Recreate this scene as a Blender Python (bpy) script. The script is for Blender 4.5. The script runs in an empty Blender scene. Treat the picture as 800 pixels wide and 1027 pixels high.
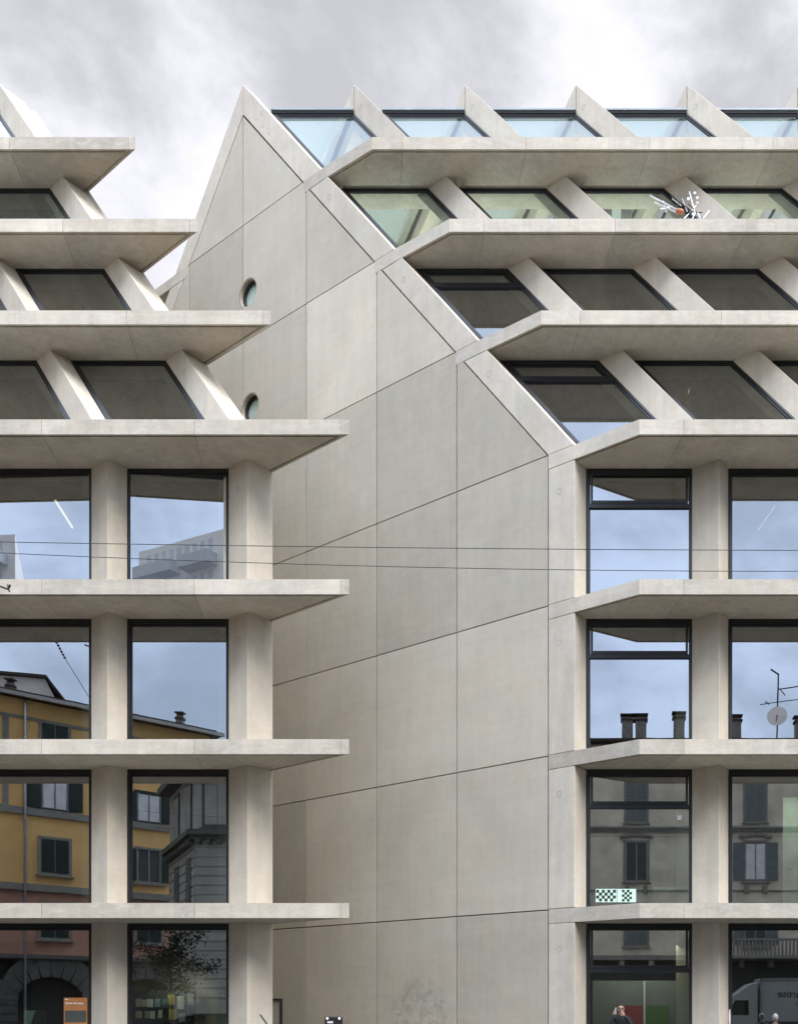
import bpy, math, random
from mathutils import Vector, Matrix
from mathutils.geometry import tessellate_polygon
random.seed(7)
scene = bpy.context.scene
COL = scene.collection
R = math.radians
# ------------------------------------------------------------------ units
S = 46.0            # picture pixels per metre on the street front
F = 950.0
D = F / S           # distance camera -> street front
EYE = 1.65
def WX(Xp, r): return (Xp / S, r * D)
def WZ(Zp): return EYE + Zp / S
def W(Xp, r, Zp): return Vector((Xp / S, r * D, EYE + Zp / S))
def PV(x, y, V):     # point seen in the picture at depth V
    return Vector(((x - 622) / F * V, V, EYE + (1012 - y) / F * V))
YG = 1.067 * D       # plane of the street glass
def MV(x, y, V):     # point seen mirrored in the street glass at optical depth V
    p = PV(x, y, V); p.y = 2 * YG - V; return p
# ------------------------------------------------------------------ mesh builder
class MB:
    def __init__(s): s.v = []; s.f = []; s.t = []; s.m = []
    def add(s, verts, faces, tone=0.5, mat=0):
        o = len(s.v); s.v += [tuple(v) for v in verts]
        for f in faces: s.f.append(tuple(i + o for i in f)); s.t.append(tone); s.m.append(mat)
    def loft(s, a, b, tone=0.5, mat=0, caps=True):
        n = len(a); fs = [(i, (i + 1) % n, n + (i + 1) % n, n + i) for i in range(n)]
        if caps: fs += [tuple(reversed(range(n))), tuple(range(n, 2 * n))]
        s.add(list(a) + list(b), fs, tone, mat)
    def prism(s, plan, z0, z1, tone=0.5, mat=0, z0s=None):
        s.loft([(p[0], p[1], z0) for p in plan], [(p[0], p[1], z1) for p in plan], tone, mat)
    def box(s, c, d, tone=0.5, mat=0, rz=0.0):
        x, y, z = d[0] / 2, d[1] / 2, d[2] / 2
        ca, sa = math.cos(rz), math.sin(rz)
        pl = [(c[0] + px * ca - py * sa, c[1] + px * sa + py * ca) for px, py in ((-x, -y), (x, -y), (x, y), (-x, y))]
        s.prism(pl, c[2] - z, c[2] + z, tone, mat)
    def obox(s, o, e, n, u0, u1, d0, d1, z0, z1, tone=0.5, mat=0):
        """box in a facade frame: o origin (x,y), e along, n outward"""
        pl = [(o[0] + e[0] * u + n[0] * d, o[1] + e[1] * u + n[1] * d) for u, d in ((u0, d0), (u1, d0), (u1, d1), (u0, d1))]
        s.prism(pl, z0, z1, tone, mat)
    def tube(s, pts, rad, seg=8, tone=0.5, mat=0):
        pts = [Vector(p) for p in pts]; n = len(pts)
        rads = rad if isinstance(rad, (list, tuple)) else [rad] * n
        rings = []
        for i, p in enumerate(pts):
            t = (pts[min(i + 1, n - 1)] - pts[max(i - 1, 0)]).normalized()
            up = Vector((0, 0, 1)) if abs(t.z) < .9 else Vector((0, 1, 0))
            a = t.cross(up).normalized(); b = t.cross(a)
            rings.append([p + (a * math.cos(2 * math.pi * k / seg) + b * math.sin(2 * math.pi * k / seg)) * rads[i] for k in range(seg)])
        vs = [v for r_ in rings for v in r_]; fs = []
        for i in range(n - 1):
            for k in range(seg):
                k2 = (k + 1) % seg
                fs.append((i * seg + k, i * seg + k2, (i + 1) * seg + k2, (i + 1) * seg + k))
        fs += [tuple(reversed(range(seg))), tuple(range((n - 1) * seg, n * seg))]
        s.add(vs, fs, tone, mat)
    def disc(s, c, n, rad, th=0.01, seg=24, rin=0.0, tone=.5, mat=0):
        c = Vector(c); n = Vector(n).normalized()
        up = Vector((0, 0, 1)) if abs(n.z) < .9 else Vector((0, 1, 0))
        a = n.cross(up).normalized(); b = n.cross(a)
        ring = lambda r_, d: [c + n * d + (a * math.cos(2 * math.pi * k / seg) + b * math.sin(2 * math.pi * k / seg)) * r_ for k in range(seg)]
        if rin <= 0: s.loft(ring(rad, 0), ring(rad, th), tone, mat)
        else:
            vs = ring(rad, 0) + ring(rad, th) + ring(rin, th) + ring(rin, 0); fs = []
            for q in range(4):
                for k in range(seg):
                    k2 = (k + 1) % seg; q2 = (q + 1) % 4
                    fs.append((q * seg + k, q * seg + k2, q2 * seg + k2, q2 * seg + k))
            s.add(vs, fs, tone, mat)
    def build(s, name, mats, parent=None, smooth=False, bevel=0.0):
        mats = mats if isinstance(mats, (list, tuple)) else [mats]
        base = Vector((0, 0, 0))
        q = parent
        while q is not None: base += q.location; q = q.parent
        me = bpy.data.meshes.new(name)
        me.from_pydata([(v[0] - base.x, v[1] - base.y, v[2] - base.z) for v in s.v], [], s.f)
        for m in mats: me.materials.append(m)
        me.polygons.foreach_set('material_index', s.m)
        at = me.attributes.new('tone', 'FLOAT', 'FACE'); at.data.foreach_set('value', s.t)
        if smooth: me.polygons.foreach_set('use_smooth', [True] * len(me.polygons))
        me.update()
        import bmesh
        bm = bmesh.new(); bm.from_mesh(me); bmesh.ops.recalc_face_normals(bm, faces=bm.faces); bm.to_mesh(me); bm.free()
        o = bpy.data.objects.new(name, me); COL.objects.link(o)
        if parent is not None: o.parent = parent
        if bevel > 0:
            b = o.modifiers.new('edge', 'BEVEL'); b.width = bevel; b.segments = 2; b.limit_method = 'ANGLE'; b.angle_limit = R(40)
            b.harden_normals = False
        return o
def empty(name, loc, label=None, cat=None, group=None):
    o = bpy.data.objects.new(name, None); COL.objects.link(o); o.location = loc; o.empty_display_size = .3
    tag(o, label, cat, group); return o
def tag(o, label=None, cat=None, group=None, kind=None):
    if label: o['label'] = label
    if cat: o['category'] = cat
    if group: o['group'] = group
    if kind: o['kind'] = kind
    return o
# ------------------------------------------------------------------ materials
def newmat(name):
    m = bpy.data.materials.new(name); m.use_nodes = True; nt = m.node_tree
    return m, nt, nt.nodes['Principled BSDF']
def N(nt, t, **kw):
    n = nt.nodes.new(t)
    for k, v in kw.items(): setattr(n, k, v)
    return n
def plain(name, col, rough=.6, metal=0.0, noise=.12, scale=3.0, spec=.5, emit=0):
    m, nt, b = newmat(name)
    g = N(nt, 'ShaderNodeNewGeometry'); no = N(nt, 'ShaderNodeTexNoise'); no.inputs['Scale'].default_value = scale; no.inputs['Detail'].default_value = 5
    nt.links.new(g.outputs['Position'], no.inputs['Vector'])
    mr = N(nt, 'ShaderNodeMapRange'); mr.inputs['To Min'].default_value = 1 - noise; mr.inputs['To Max'].default_value = 1 + noise
    mr.inputs['From Min'].default_value = .3; mr.inputs['From Max'].default_value = .7
    nt.links.new(no.outputs['Fac'], mr.inputs['Value'])
    vm = N(nt, 'ShaderNodeVectorMath', operation='SCALE'); vm.inputs[0].default_value = col[:3]
    nt.links.new(mr.outputs[0], vm.inputs['Scale']); nt.links.new(vm.outputs[0], b.inputs['Base Color'])
    b.inputs['Roughness'].default_value = rough; b.inputs['Metallic'].default_value = metal; b.inputs['Specular IOR Level'].default_value = spec
    if emit: b.inputs['Emission Color'].default_value = (*col[:3], 1); b.inputs['Emission Strength'].default_value = emit
    return m
def concrete(name, col, stain=.16, tonevar=.14, streak=0.0, bump=.25, rough=.75, white=.0, smudge=None):
    m, nt, b = newmat(name); L = nt.links.new
    g = N(nt, 'ShaderNodeNewGeometry')
    def noise(scale, detail=6, vec=None, rough_=.55, dist=0):
        n = N(nt, 'ShaderNodeTexNoise'); n.inputs['Scale'].default_value = scale; n.inputs['Detail'].default_value = detail
        n.inputs['Roughness'].default_value = rough_; n.inputs['Distortion'].default_value = dist
        L(vec if vec else g.outputs['Position'], n.inputs['Vector']); return n.outputs['Fac']
    def mrange(v, a, b_, c, d):
        n = N(nt, 'ShaderNodeMapRange'); n.inputs['From Min'].default_value = a; n.inputs['From Max'].default_value = b_
        n.inputs['To Min'].default_value = c; n.inputs['To Max'].default_value = d; L(v, n.inputs['Value']); return n.outputs[0]
    def mul(a, b_):
        n = N(nt, 'ShaderNodeMath', operation='MULTIPLY'); L(a, n.inputs[0]); L(b_, n.inputs[1]); return n.outputs[0]
    big = mrange(noise(.55, 5, dist=.6), .3, .7, 1 - stain * .7, 1 + stain * .6)
    mid = mrange(noise(2.6, 8, rough_=.65, dist=.8), .3, .7, 1 - stain * .55, 1 + stain * .45)
    fine = mrange(noise(28, 4, rough_=.7), .3, .7, .965, 1.035)
    at = N(nt, 'ShaderNodeAttribute', attribute_name='tone')
    tn = mrange(at.outputs['Fac'], 0, 1, 1 - tonevar, 1 + tonevar)
    f = mul(mul(big, mid), mul(fine, tn))
    # formwork: faint long marks, stretched along the facade
    mp = N(nt, 'ShaderNodeMapping'); mp.inputs['Scale'].default_value = (.35, .35, 5.0); L(g.outputs['Position'], mp.inputs['Vector'])
    f = mul(f, mrange(noise(1.3, 6, mp.outputs[0]), .3, .7, 1 - streak, 1 + streak))
    mpd = N(nt, 'ShaderNodeMapping'); mpd.inputs['Scale'].default_value = (5.0, 5.0, .45); L(g.outputs['Position'], mpd.inputs['Vector'])
    f = mul(f, mrange(noise(1.0, 7, mpd.outputs[0], .6, .3), .36, .62, 1 - stain * .38, 1 + stain * .22))
    # small air holes
    vo = N(nt, 'ShaderNodeTexVoronoi'); vo.inputs['Scale'].default_value = 5.5; vo.inputs['Randomness'].default_value = 1
    L(g.outputs['Position'], vo.inputs['Vector'])
    f = mul(f, mrange(vo.outputs['Distance'], .045, .075, .78, 1.0))
    if smudge:
        gx = N(nt, 'ShaderNodeVectorMath', operation='DISTANCE'); gx.inputs[1].default_value = smudge[0]
        L(g.outputs['Position'], gx.inputs[0])
        k = mrange(gx.outputs['Value'], smudge[1] * .75, smudge[1], 1, 0)
        k2 = mrange(noise(3.5, 6, rough_=.7, dist=1.5), .42, .58, 0, .25)
        one = N(nt, 'ShaderNodeMath', operation='SUBTRACT'); one.inputs[0].default_value = 1; L(mul(k, k2), one.inputs[1])
        f = mul(f, one.outputs[0])
    vm = N(nt, 'ShaderNodeVectorMath', operation='SCALE'); vm.inputs[0].default_value = col
    L(f, vm.inputs['Scale'])
    out = vm.outputs[0]
    # hue drift between warm and grey concrete
    mxh = N(nt, 'ShaderNodeMix', data_type='RGBA', blend_type='MULTIPLY')
    mxh.inputs['B'].default_value = (.965, 1.0, 1.03, 1); L(mrange(noise(.9, 4), .38, .66, 0, 1), mxh.inputs['Factor']); L(out, mxh.inputs['A'])
    out = mxh.outputs['Result']
    if white > 0:    # lime bloom and drip marks on the upper edges
        mp2 = N(nt, 'ShaderNodeMapping'); mp2.inputs['Scale'].default_value = (1.4, 1.4, 3.2); L(g.outputs['Position'], mp2.inputs['Vector'])
        w = mrange(noise(1.6, 9, mp2.outputs[0], .7, 1.2), .5, .68, 0, white)
        mx = N(nt, 'ShaderNodeMix', data_type='RGBA'); mx.inputs['B'].default_value = (.60, .57, .51, 1)
        L(w, mx.inputs['Factor']); L(out, mx.inputs['A']); out = mx.outputs['Result']
        w2 = mrange(noise(3.1, 9, mp2.outputs[0], .75, 2.0), .56, .7, 0, white * .9)
        mx2 = N(nt, 'ShaderNodeMix', data_type='RGBA'); mx2.inputs['B'].default_value = (.22, .2, .17, 1)
        L(w2, mx2.inputs['Factor']); L(out, mx2.inputs['A']); out = mx2.outputs['Result']
    L(out, b.inputs['Base Color']); b.inputs['Roughness'].default_value = rough; b.inputs['Specular IOR Level'].default_value = .35
    bp = N(nt, 'ShaderNodeBump'); bp.inputs['Strength'].default_value = bump; bp.inputs['Distance'].default_value = .01
    L(noise(9, 8, rough_=.65), bp.inputs['Height']); L(bp.outputs[0], b.inputs['Normal'])
    return m
CC = (.43, .392, .345)
M = {}
M['fascia'] = concrete('precast slab concrete', (.46, .402, .318), .18, .14, .05, white=.42)
M['fin'] = concrete('precast column concrete', (.53, .464, .368), .15, .10, .0)
M['wall'] = concrete('smooth wall concrete', (.455, .398, .308), .09, .22, .03, bump=.1, smudge=((PV(420, 1020, 24.2)), 1.1))
M['core'] = plain('dark joint sealant', (.03, .027, .024), .9)  # dark core behind the wall panel joints
M['plug'] = plain('formwork plug mortar', (.34, .31, .26), .8)
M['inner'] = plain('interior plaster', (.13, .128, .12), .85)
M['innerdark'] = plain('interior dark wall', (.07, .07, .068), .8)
M['frame'] = plain('anthracite window frame', (.010, .0105, .012), .5, spec=.5)
M['frame2'] = plain('grey ridge metal', (.22, .23, .24), .4, .4)
def glassmat(name, refl, rcol, tcol, wav=.0005):
    m, nt, b = newmat(name); L = nt.links.new; nt.nodes.remove(b)
    out = nt.nodes['Material Output']
    gl = N(nt, 'ShaderNodeBsdfGlossy'); gl.inputs['Color'].default_value = (*rcol, 1); gl.inputs['Roughness'].default_value = .0
    tr = N(nt, 'ShaderNodeBsdfTransparent'); tr.inputs['Color'].default_value = (*tcol, 1)
    fr = N(nt, 'ShaderNodeLayerWeight'); fr.inputs['Blend'].default_value = .5
    pw = N(nt, 'ShaderNodeMath', operation='POWER'); pw.inputs[1].default_value = 4.0; L(fr.outputs['Facing'], pw.inputs[0])
    mr = N(nt, 'ShaderNodeMapRange'); mr.inputs['To Min'].default_value = refl; mr.inputs['To Max'].default_value = 1
    L(pw.outputs[0], mr.inputs['Value'])
    mx = N(nt, 'ShaderNodeMixShader'); L(mr.outputs[0], mx.inputs[0]); L(tr.outputs[0], mx.inputs[1]); L(gl.outputs[0], mx.inputs[2])
    g = N(nt, 'ShaderNodeNewGeometry'); no = N(nt, 'ShaderNodeTexNoise'); no.inputs['Scale'].default_value = .9; no.inputs['Detail'].default_value = 2
    L(g.outputs['Position'], no.inputs['Vector']); bp = N(nt, 'ShaderNodeBump'); bp.inputs['Strength'].default_value = 1; bp.inputs['Distance'].default_value = wav; bp.inputs['Strength'].default_value = .6
    L(no.outputs['Fac'], bp.inputs['Height']); L(bp.outputs[0], gl.inputs['Normal'])
    L(mx.outputs[0], out.inputs['Surface']); return m
M['glass'] = glassmat('coated office glass', .38, (.80, .90, 1.0), (.76, .84, .79))
M['glass_low'] = glassmat('dark street glass', .46, (.90, .95, 1.0), (.36, .43, .39))
M['glassr'] = glassmat('clear rear glass', .06, (1, 1, 1), (.92, .97, .94))
M['glass_old'] = glassmat('old house glass', .12, (1, 1, 1), (.4, .42, .42), .0005)
M['glass_round'] = glassmat('bright round glass', .8, (.95, .97, 1.0), (.4, .45, .42))
M['lamp'] = plain('lit linear lamp', (1.0, .78, .45), .5, emit=1.1)
def backingmat():
    m, nt, b = newmat('translucent added backing'); L = nt.links.new; nt.nodes.remove(b)
    d = N(nt, 'ShaderNodeBsdfDiffuse'); d.inputs['Color'].default_value = (.8, .86, .82, 1)
    t = N(nt, 'ShaderNodeBsdfTranslucent'); t.inputs['Color'].default_value = (.88, .95, .9, 1)
    mx = N(nt, 'ShaderNodeMixShader'); mx.inputs[0].default_value = .85
    L(d.outputs[0], mx.inputs[1]); L(t.outputs[0], mx.inputs[2]); L(mx.outputs[0], nt.nodes['Material Output'].inputs['Surface']); return m
M['added_backing'] = backingmat()  # for sheets added behind the rear attic glass to brighten it
M['ochre'] = plain('ochre render', (.80, .52, .21), .9, noise=.1, scale=1.2)
M['ochre2'] = plain('pale ochre render', (.46, .33, .14), .9, noise=.1, scale=1.2)
M['pink'] = plain('faded pink render', (.48, .27, .2), .9, noise=.14, scale=1.5)
M['stone'] = plain('grey stone trim', (.24, .24, .22), .85, noise=.16, scale=4)
M['darkstone'] = plain('dark rusticated stone', (.11, .112, .11), .9, noise=.2, scale=3)
M['stucco'] = plain('grey beige stucco', (.66, .63, .52), .9, noise=.18, scale=1.1)
M['greystucco'] = plain('cool grey stucco', (.42, .43, .42), .9, noise=.16, scale=1.4)
M['shutter'] = plain('dark green shutter', (.015, .035, .028), .6)
M['shutter2'] = plain('grey blue shutter', (.15, .18, .19), .6)
M['wood'] = plain('grey painted window wood', (.22, .25, .3), .5)
M['white'] = plain('white paint', (.75, .76, .75), .5, noise=.05)
M['curtain'] = plain('white curtain', (.7, .72, .75), .9)
M['roof'] = plain('dark clay roof tile', (.06, .042, .035), .9, noise=.35, scale=9)
M['chim'] = plain('weathered chimney render', (.2, .2, .19), .9, noise=.3, scale=6)
M['tower'] = plain('pale apartment tower render', (.9, .92, .92), .8, noise=.03)
M['towergrey'] = plain('pale blue grey balcony side', (.66, .7, .76), .8, noise=.05)
M['black'] = plain('black rubber or plastic', (.012, .012, .013), .5)
M['metal'] = plain('galvanised steel', (.38, .39, .4), .35, .9)
M['asphalt'] = plain('asphalt', (.04, .04, .04), .9, noise=.3, scale=12)
M['paving'] = plain('granite paving', (.09, .088, .082), .85, noise=.2, scale=6)
M['kerb'] = plain('granite kerb', (.3, .29, .28), .8, noise=.2, scale=9)
M['line'] = plain('road marking paint', (.7, .7, .68), .7, noise=.15, scale=9)
M['alu'] = plain('bright aluminium rod', (.8, .8, .8), .3, .6)
M['orange'] = plain('orange plastic', (.42, .15, .06), .5)
M['red'] = plain('red board', (.30, .035, .02), .7)
M['green'] = plain('green board', (.07, .17, .025), .7)
M['greyboard'] = plain('grey partition', (.2, .215, .21), .8, noise=.04)
M['mint'] = plain('mint paper', (.5, .68, .56), .7, noise=.03)
M['card'] = plain('brown cardboard', (.33, .25, .15), .8)
M['poster'] = plain('orange poster paper', (.36, .15, .05), .6)
M['posterdark'] = plain('dark poster photograph', (.05, .06, .05), .6)
M['truck'] = plain('white truck body paint', (.30, .33, .33), .4, noise=.04)
M['ink'] = plain('black lettering', (.01, .01, .012), .6)
M['whiteink'] = plain('white lettering', (.8, .8, .8), .6)
M['carpaint'] = plain('dark blue grey car paint', (.035, .045, .07), .25, .3, noise=.02)
M['carpaint2'] = plain('black car paint', (.01, .01, .011), .25, .2, noise=.02)
M['carglass'] = plain('car glass', (.01, .012, .013), .05)
M['skin'] = plain('skin', (.32, .19, .13), .6, noise=.04)
M['hair'] = plain('black hair', (.012, .01, .009), .7)
M['greyhair'] = plain('grey hair', (.22, .21, .2), .7)
M['jacket'] = plain('black jacket cloth', (.007, .007, .008), .85)
M['coat'] = plain('dark coat cloth', (.05, .05, .06), .85)
M['trouser'] = plain('dark trouser cloth', (.02, .022, .03), .85)
M['leaf'] = plain('dark leaf', (.012, .02, .01), .6, noise=.3, scale=5)
M['bark'] = plain('bark', (.09, .07, .05), .9, noise=.3, scale=8)
M['blue'] = plain('blue sign face', (.02, .07, .35), .5)
M['redsign'] = plain('red sign face', (.5, .02, .02), .5)
M['wire'] = plain('dark cable', (.03, .03, .035), .6)
# ------------------------------------------------------------------ plan helpers
def fr(Zp, base=1.045): return base + max(0.0, Zp - 591.0) * 4.75e-4
R_A = 1.3661            # ridge
Z_A = 591.0 + (R_A - 1.045) / 4.75e-4
TOPS = [106.0, 270.5, 431.0, 591.5, 752.0, 913.0, 1073.5]
RS = [1, 1, 1, 1, 1.073, 1.1515, 1.227]
TH = 15.0
GROUND = -EYE * S
LEV = [(GROUND + 4, TOPS[0] - TH)] + [(TOPS[i], TOPS[i + 1] - TH) for i in range(6)] + [(TOPS[6], Z_A)]
GO = .0185              # glass behind front vertex
def clip(poly, a, b, c):
    """keep a*x+b*y<=c"""
    out = []
    for i in range(len(poly)):
        p, q = poly[i], poly[(i + 1) % len(poly)]
        dp, dq = a * p[0] + b * p[1] - c, a * q[0] + b * q[1] - c
        if dp <= 0: out.append(p)
        if (dp < 0 < dq) or (dq < 0 < dp):
            t = dp / (dp - dq); out.append((p[0] + (q[0] - p[0]) * t, p[1] + (q[1] - p[1]) * t))
    return out
def offset_path(path, d):
    """offset an open polyline to its left by d (metres)"""
    out = []; n = len(path)
    nor = []
    for i in range(n - 1):
        v = Vector(path[i + 1]) - Vector(path[i]); v.normalize(); nor.append(Vector((-v.y, v.x)))
    for i in range(n):
        if i == 0: o = nor[0] * d
        elif i == n - 1: o = nor[-1] * d
        else:
            m = (nor[i - 1] + nor[i]).normalized(); o = m * (d / max(.3, m.dot(nor[i])))
        out.append((path[i][0] + o.x, path[i][1] + o.y))
    return out
def jointclip(poly, K, joints, gap):
    """split a convex plan polygon by lines through fin-direction joints; joints = list of (X,r) px"""
    dx, dy = K / S, D; l = math.hypot(dx, dy); dx /= l; dy /= l     # direction
    nx, ny = dy, -dx                                                 # pointing to +X
    cs = sorted(nx * WX(*j)[0] + ny * WX(*j)[1] for j in joints)
    res = []
    for i in range(len(cs) + 1):
        p = poly
        if i > 0: p = clip(p, -nx, -ny, -(cs[i - 1] + gap / 2))
        if p and i < len(cs): p = clip(p, nx, ny, cs[i] - gap / 2)
        if p and len(p) > 2: res.append((i, p))
    return res
KJ = -270.0
def make_slab(parent, K, level, right, fins, endX, farX, inner=True, seed=0):
    rs = RS[level]; z1 = WZ(TOPS[level]); z0 = WZ(TOPS[level] - TH)
    rnd = random.Random(seed * 100 + level)
    sh = K * (rs - 1.0)
    rf = fr(TOPS[level])
    rb = rf + .045
    if right:
        X0 = endX
        w = lambda r_: X0 + K * (r_ - 1.045)
        eps = -.25
        Bq = WX(w(rf - .002) + eps, rf - .002); Aq = WX(w(rf + .0194) + eps, rf + .0194); Cq = WX(19 + sh + CADJ[level], rs); Fq = WX(farX, rs)
        back = [WX(farX, rb), WX(w(rb) + 9, rb), WX(w(rf + .0194) + 9, rf + .0194)]
        path = [Aq, Bq, Cq, Fq]
    else:
        Eq = WX(endX + sh, rs); re = rf + .029
        Gq = WX(endX + sh + K * (re - rs), re); Fq = WX(farX, rs)
        back = [WX(endX + sh + K * (rb - rs) - 9, rb), WX(farX, rb)]
        path = [Fq, Eq, Gq]
    p1 = offset_path(path, .055); p2 = offset_path(path, .10)
    joints = [(f + K * (rs - 1.045) + 46, rs) for f in fins]
    def tones(): return {}
    tn = [max(0, min(1, rnd.gauss(.5, .28))) for _ in range(len(joints) + 2)]
    mb = MB()
    for i in range(len(path) - 1):
        for (k, pl) in jointclip([path[i], path[i + 1], p1[i + 1], p1[i]], KJ, joints, .007): mb.prism(pl, z0, z1, tn[k])
        for (k, pl) in jointclip([p1[i], p1[i + 1], p2[i + 1], p2[i]], KJ, joints, .007): mb.prism(pl, z0 + .045, z1, tn[k])
    main = ([p2[1], p2[2], p2[3]] + back) if right else ([p2[0], p2[1], p2[2]] + back)
    for (k, pl) in jointclip(main, KJ, joints, .007): mb.prism(pl, z0, z1, tn[k])
    # filler behind joints
    pf = offset_path(path, .035)
    fill = ([pf[1], pf[2], pf[3]] + back) if right else ([pf[0], pf[1], pf[2]] + back)
    mb.prism(fill, z0 + .03, z1 - .02, .2)
    o = mb.build('floor_slab', M['fascia'], parent)
    # inner plate and rear edge
    side = 1 if right else -1
    m2 = MB(); rr = 2 * R_A - rf
    X0 = endX if right else None
    def wl(r_, ins): return (endX + K * (r_ - 1.045) + ins) if right else (endX + K * (r_ - 1.0) - ins)
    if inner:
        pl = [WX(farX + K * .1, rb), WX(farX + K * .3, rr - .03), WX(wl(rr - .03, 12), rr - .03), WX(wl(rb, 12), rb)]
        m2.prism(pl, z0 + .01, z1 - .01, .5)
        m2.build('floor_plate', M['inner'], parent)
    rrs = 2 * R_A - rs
    if level >= 4:
        pl = [WX(farX + K * .3, rr - .045), WX(farX + K * .3, rrs), WX(wl(rrs, -.3), rrs), WX(wl(rr - .018, -.3), rr - .018), WX(wl(rr - .018, 9), rr - .018), WX(wl(rr - .045, 9), rr - .045)]
        m3 = MB(); m3.prism(pl, z0, z1, .5); m3.build('rear_slab', M['fascia'], parent)
    return o
CADJ = [0, 0, 0, 0, 2.5, 5, 7]
T0 = (11.7, .019)
def fin_plan(X, r_, T, K, dl, s=1): return [(X, r_), (X + T[0], r_ + T[1]), (X + T[0] + K * dl * s, r_ + T[1] + dl * s), (X + K * dl * s, r_ + dl * s)]
def make_fin(parent, K, X, lev, T=T0, dl=.03, name=None, rear=False, tone=.5, rb=1.045):
    """one storey of a column / rafter: front vertex X at r=rb"""
    z0, z1 = LEV[lev]
    mb = MB()
    def ring(Z, dr=None):
        r_ = fr(Z, rb)
        if rear:
            r2 = 2 * R_A - r_; X2 = X + K * (r2 - rb)
            return [W(a, b, Z) for a, b in fin_plan(X2, r2, T, K, dl, -1)]
        return [W(a, b, Z) for a, b in fin_plan(X + K * (r_ - rb), r_, T, K, dl)]
    if lev < 7:
        if z0 < 591 < z1: pass
        ge = -.45 if dl < .02 else .3
        mb.loft(ring(z0 - ge), ring(z1 + ge), tone)
    else:
        # top storey: half of the A shaped rafter, mitred at the ridge
        ra = R_A + (rb - 1.045) - (-.0035 if rear else .0035) * .0
        g = .0003
        zt = 591 + (R_A - rb) / 4.75e-4
        sl = dl / 4.75e-4
        if not rear:
            pr = [(fr(z0 - .3, rb), z0 - .3), (R_A - g, zt), (R_A - g, zt - sl), (fr(z0 - .3, rb) + dl, z0 - .3)]
        else:
            pr = [(2 * R_A - fr(z0 - .3, rb), z0 - .3), (R_A + g, zt), (R_A + g, zt - sl), (2 * R_A - fr(z0 - .3, rb) - dl, z0 - .3)]
        A = [W(X + K * (a - rb), a, z) for a, z in pr]
        B = [W(X + T[0] + K * (a - rb), a + T[1], z) for a, z in pr]
        mb.loft(A, B, tone)
    nm = name or ('column' if lev < 4 else 'rafter')
    return mb.build(nm, M['fin'], parent, bevel=.012)
def inset(q, w_l, w_r, w_b, w_t):
    """q = bl,br,tr,tl ; widths in metres measured along edges"""
    bl, br, tr, tl = q
    u = (br - bl).length; v = (tl - bl).length
    def P(a, b): return (bl * (1 - a) + br * a) * (1 - b) + (tl * (1 - a) + tr * a) * b
    return [P(w_l / u, w_b / v), P(1 - w_r / u, w_b / v), P(1 - w_r / u, 1 - w_t / v), P(w_l / u, 1 - w_t / v)]
def frame_ring(mb, outer, inner, n, d0, d1, tone=.5):
    vs = [p + n * d0 for p in outer] + [p + n * d0 for p in inner] + [p + n * d1 for p in outer] + [p + n * d1 for p in inner]
    fs = []
    for i in range(4):
        j = (i + 1) % 4
        fs += [(i, j, 4 + j, 4 + i), (8 + i, 8 + j, 12 + j, 12 + i), (i, j, 8 + j, 8 + i), (4 + i, 4 + j, 12 + j, 12 + i)]
    mb.add(vs, fs, tone)
def make_window(parent, q, casement=False, sheared=False, drop=.80, top=.13, turn=0.0, street=False):
    bl, br, tr, tl = q
    n = (br - bl).cross(tl - bl).normalized()
    if n.y > 0: n = -n
    if parent['side'] == 'rear_': n = -n
    h = (tl - bl).length
    ws = .125 if sheared else .075
    w = bpy.data.objects.new('window', None)   # placeholder replaced below
    bpy.data.objects.remove(w)
    mb = MB()
    i1 = inset(q, ws * .6, ws * .6, .05, top * .6); frame_ring(mb, q, i1, n, -.08, .0)
    i2 = inset(q, ws, ws, .085, top); frame_ring(mb, i1, i2, n, -.08, -.025)
    if casement:
        u = (br - bl).length
        def P(b): return [bl * (1 - b) + tl * b, br * (1 - b) + tr * b]
        zt = 1 - (drop / h); a0, a1 = P(zt - .09 / h), P(zt)
        barq = [a0[0], a0[1], a1[1], a1[0]]
        mb.loft([p + n * -.06 for p in barq], [p + n * .004 for p in barq])
    fo = mb.build('window', M['frame'], parent)
    pm = MB(); pq = inset(q, ws * .9, ws * .9, .07, top * .9); cen = sum(pq, Vector()) / 4; rotm = Matrix.Rotation(R(turn), 3, 'Z')
    pm.add([cen + rotm @ (p - cen) - n * .05 for p in pq], [(0, 1, 2, 3)])
    pm.build('pane', M['glass'] if street is False else M['glass_low'], fo)
    if casement:
        cq = [a1[0] * .985 + a1[1] * .015, a1[0] * .02 + a1[1] * .98, tr * .98 + tl * .02, tl * .985 + tr * .015]
        cm = MB(); ci = inset(cq, ws * .9 + .03, ws * .9 + .03, .075, top + .0)
        frame_ring(cm, inset(cq, .05, .05, .004, .05), ci, n, -.045, .012)
        cm.build('vent_casement', M['frame'], fo)
    return fo
def bay_quad(K, Xa, Xb, lev, Ta, rear=False):
    z0, z1 = LEV[lev]
    if lev == 7: z1 = Z_A - 40.5
    out = []
    for Z, sd in ((z0, 0), (z0, 1), (z1, 1), (z1, 0)):
        r_ = fr(Z) + GO
        if sd == 0: X = Xa + K * (fr(Z) - 1.045) + Ta[0] + K * (GO - Ta[1])
        else: X = Xb + K * (fr(Z) - 1.045) + K * GO
        if rear:
            r2 = 2 * R_A - r_
            X = (Xa + Ta[0] + K * (r2 - 1.045 - Ta[1])) if sd == 0 else (Xb + K * (r2 - 1.045))
            r_ = r2
        out.append(W(X, r_, Z))
    return out
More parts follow.
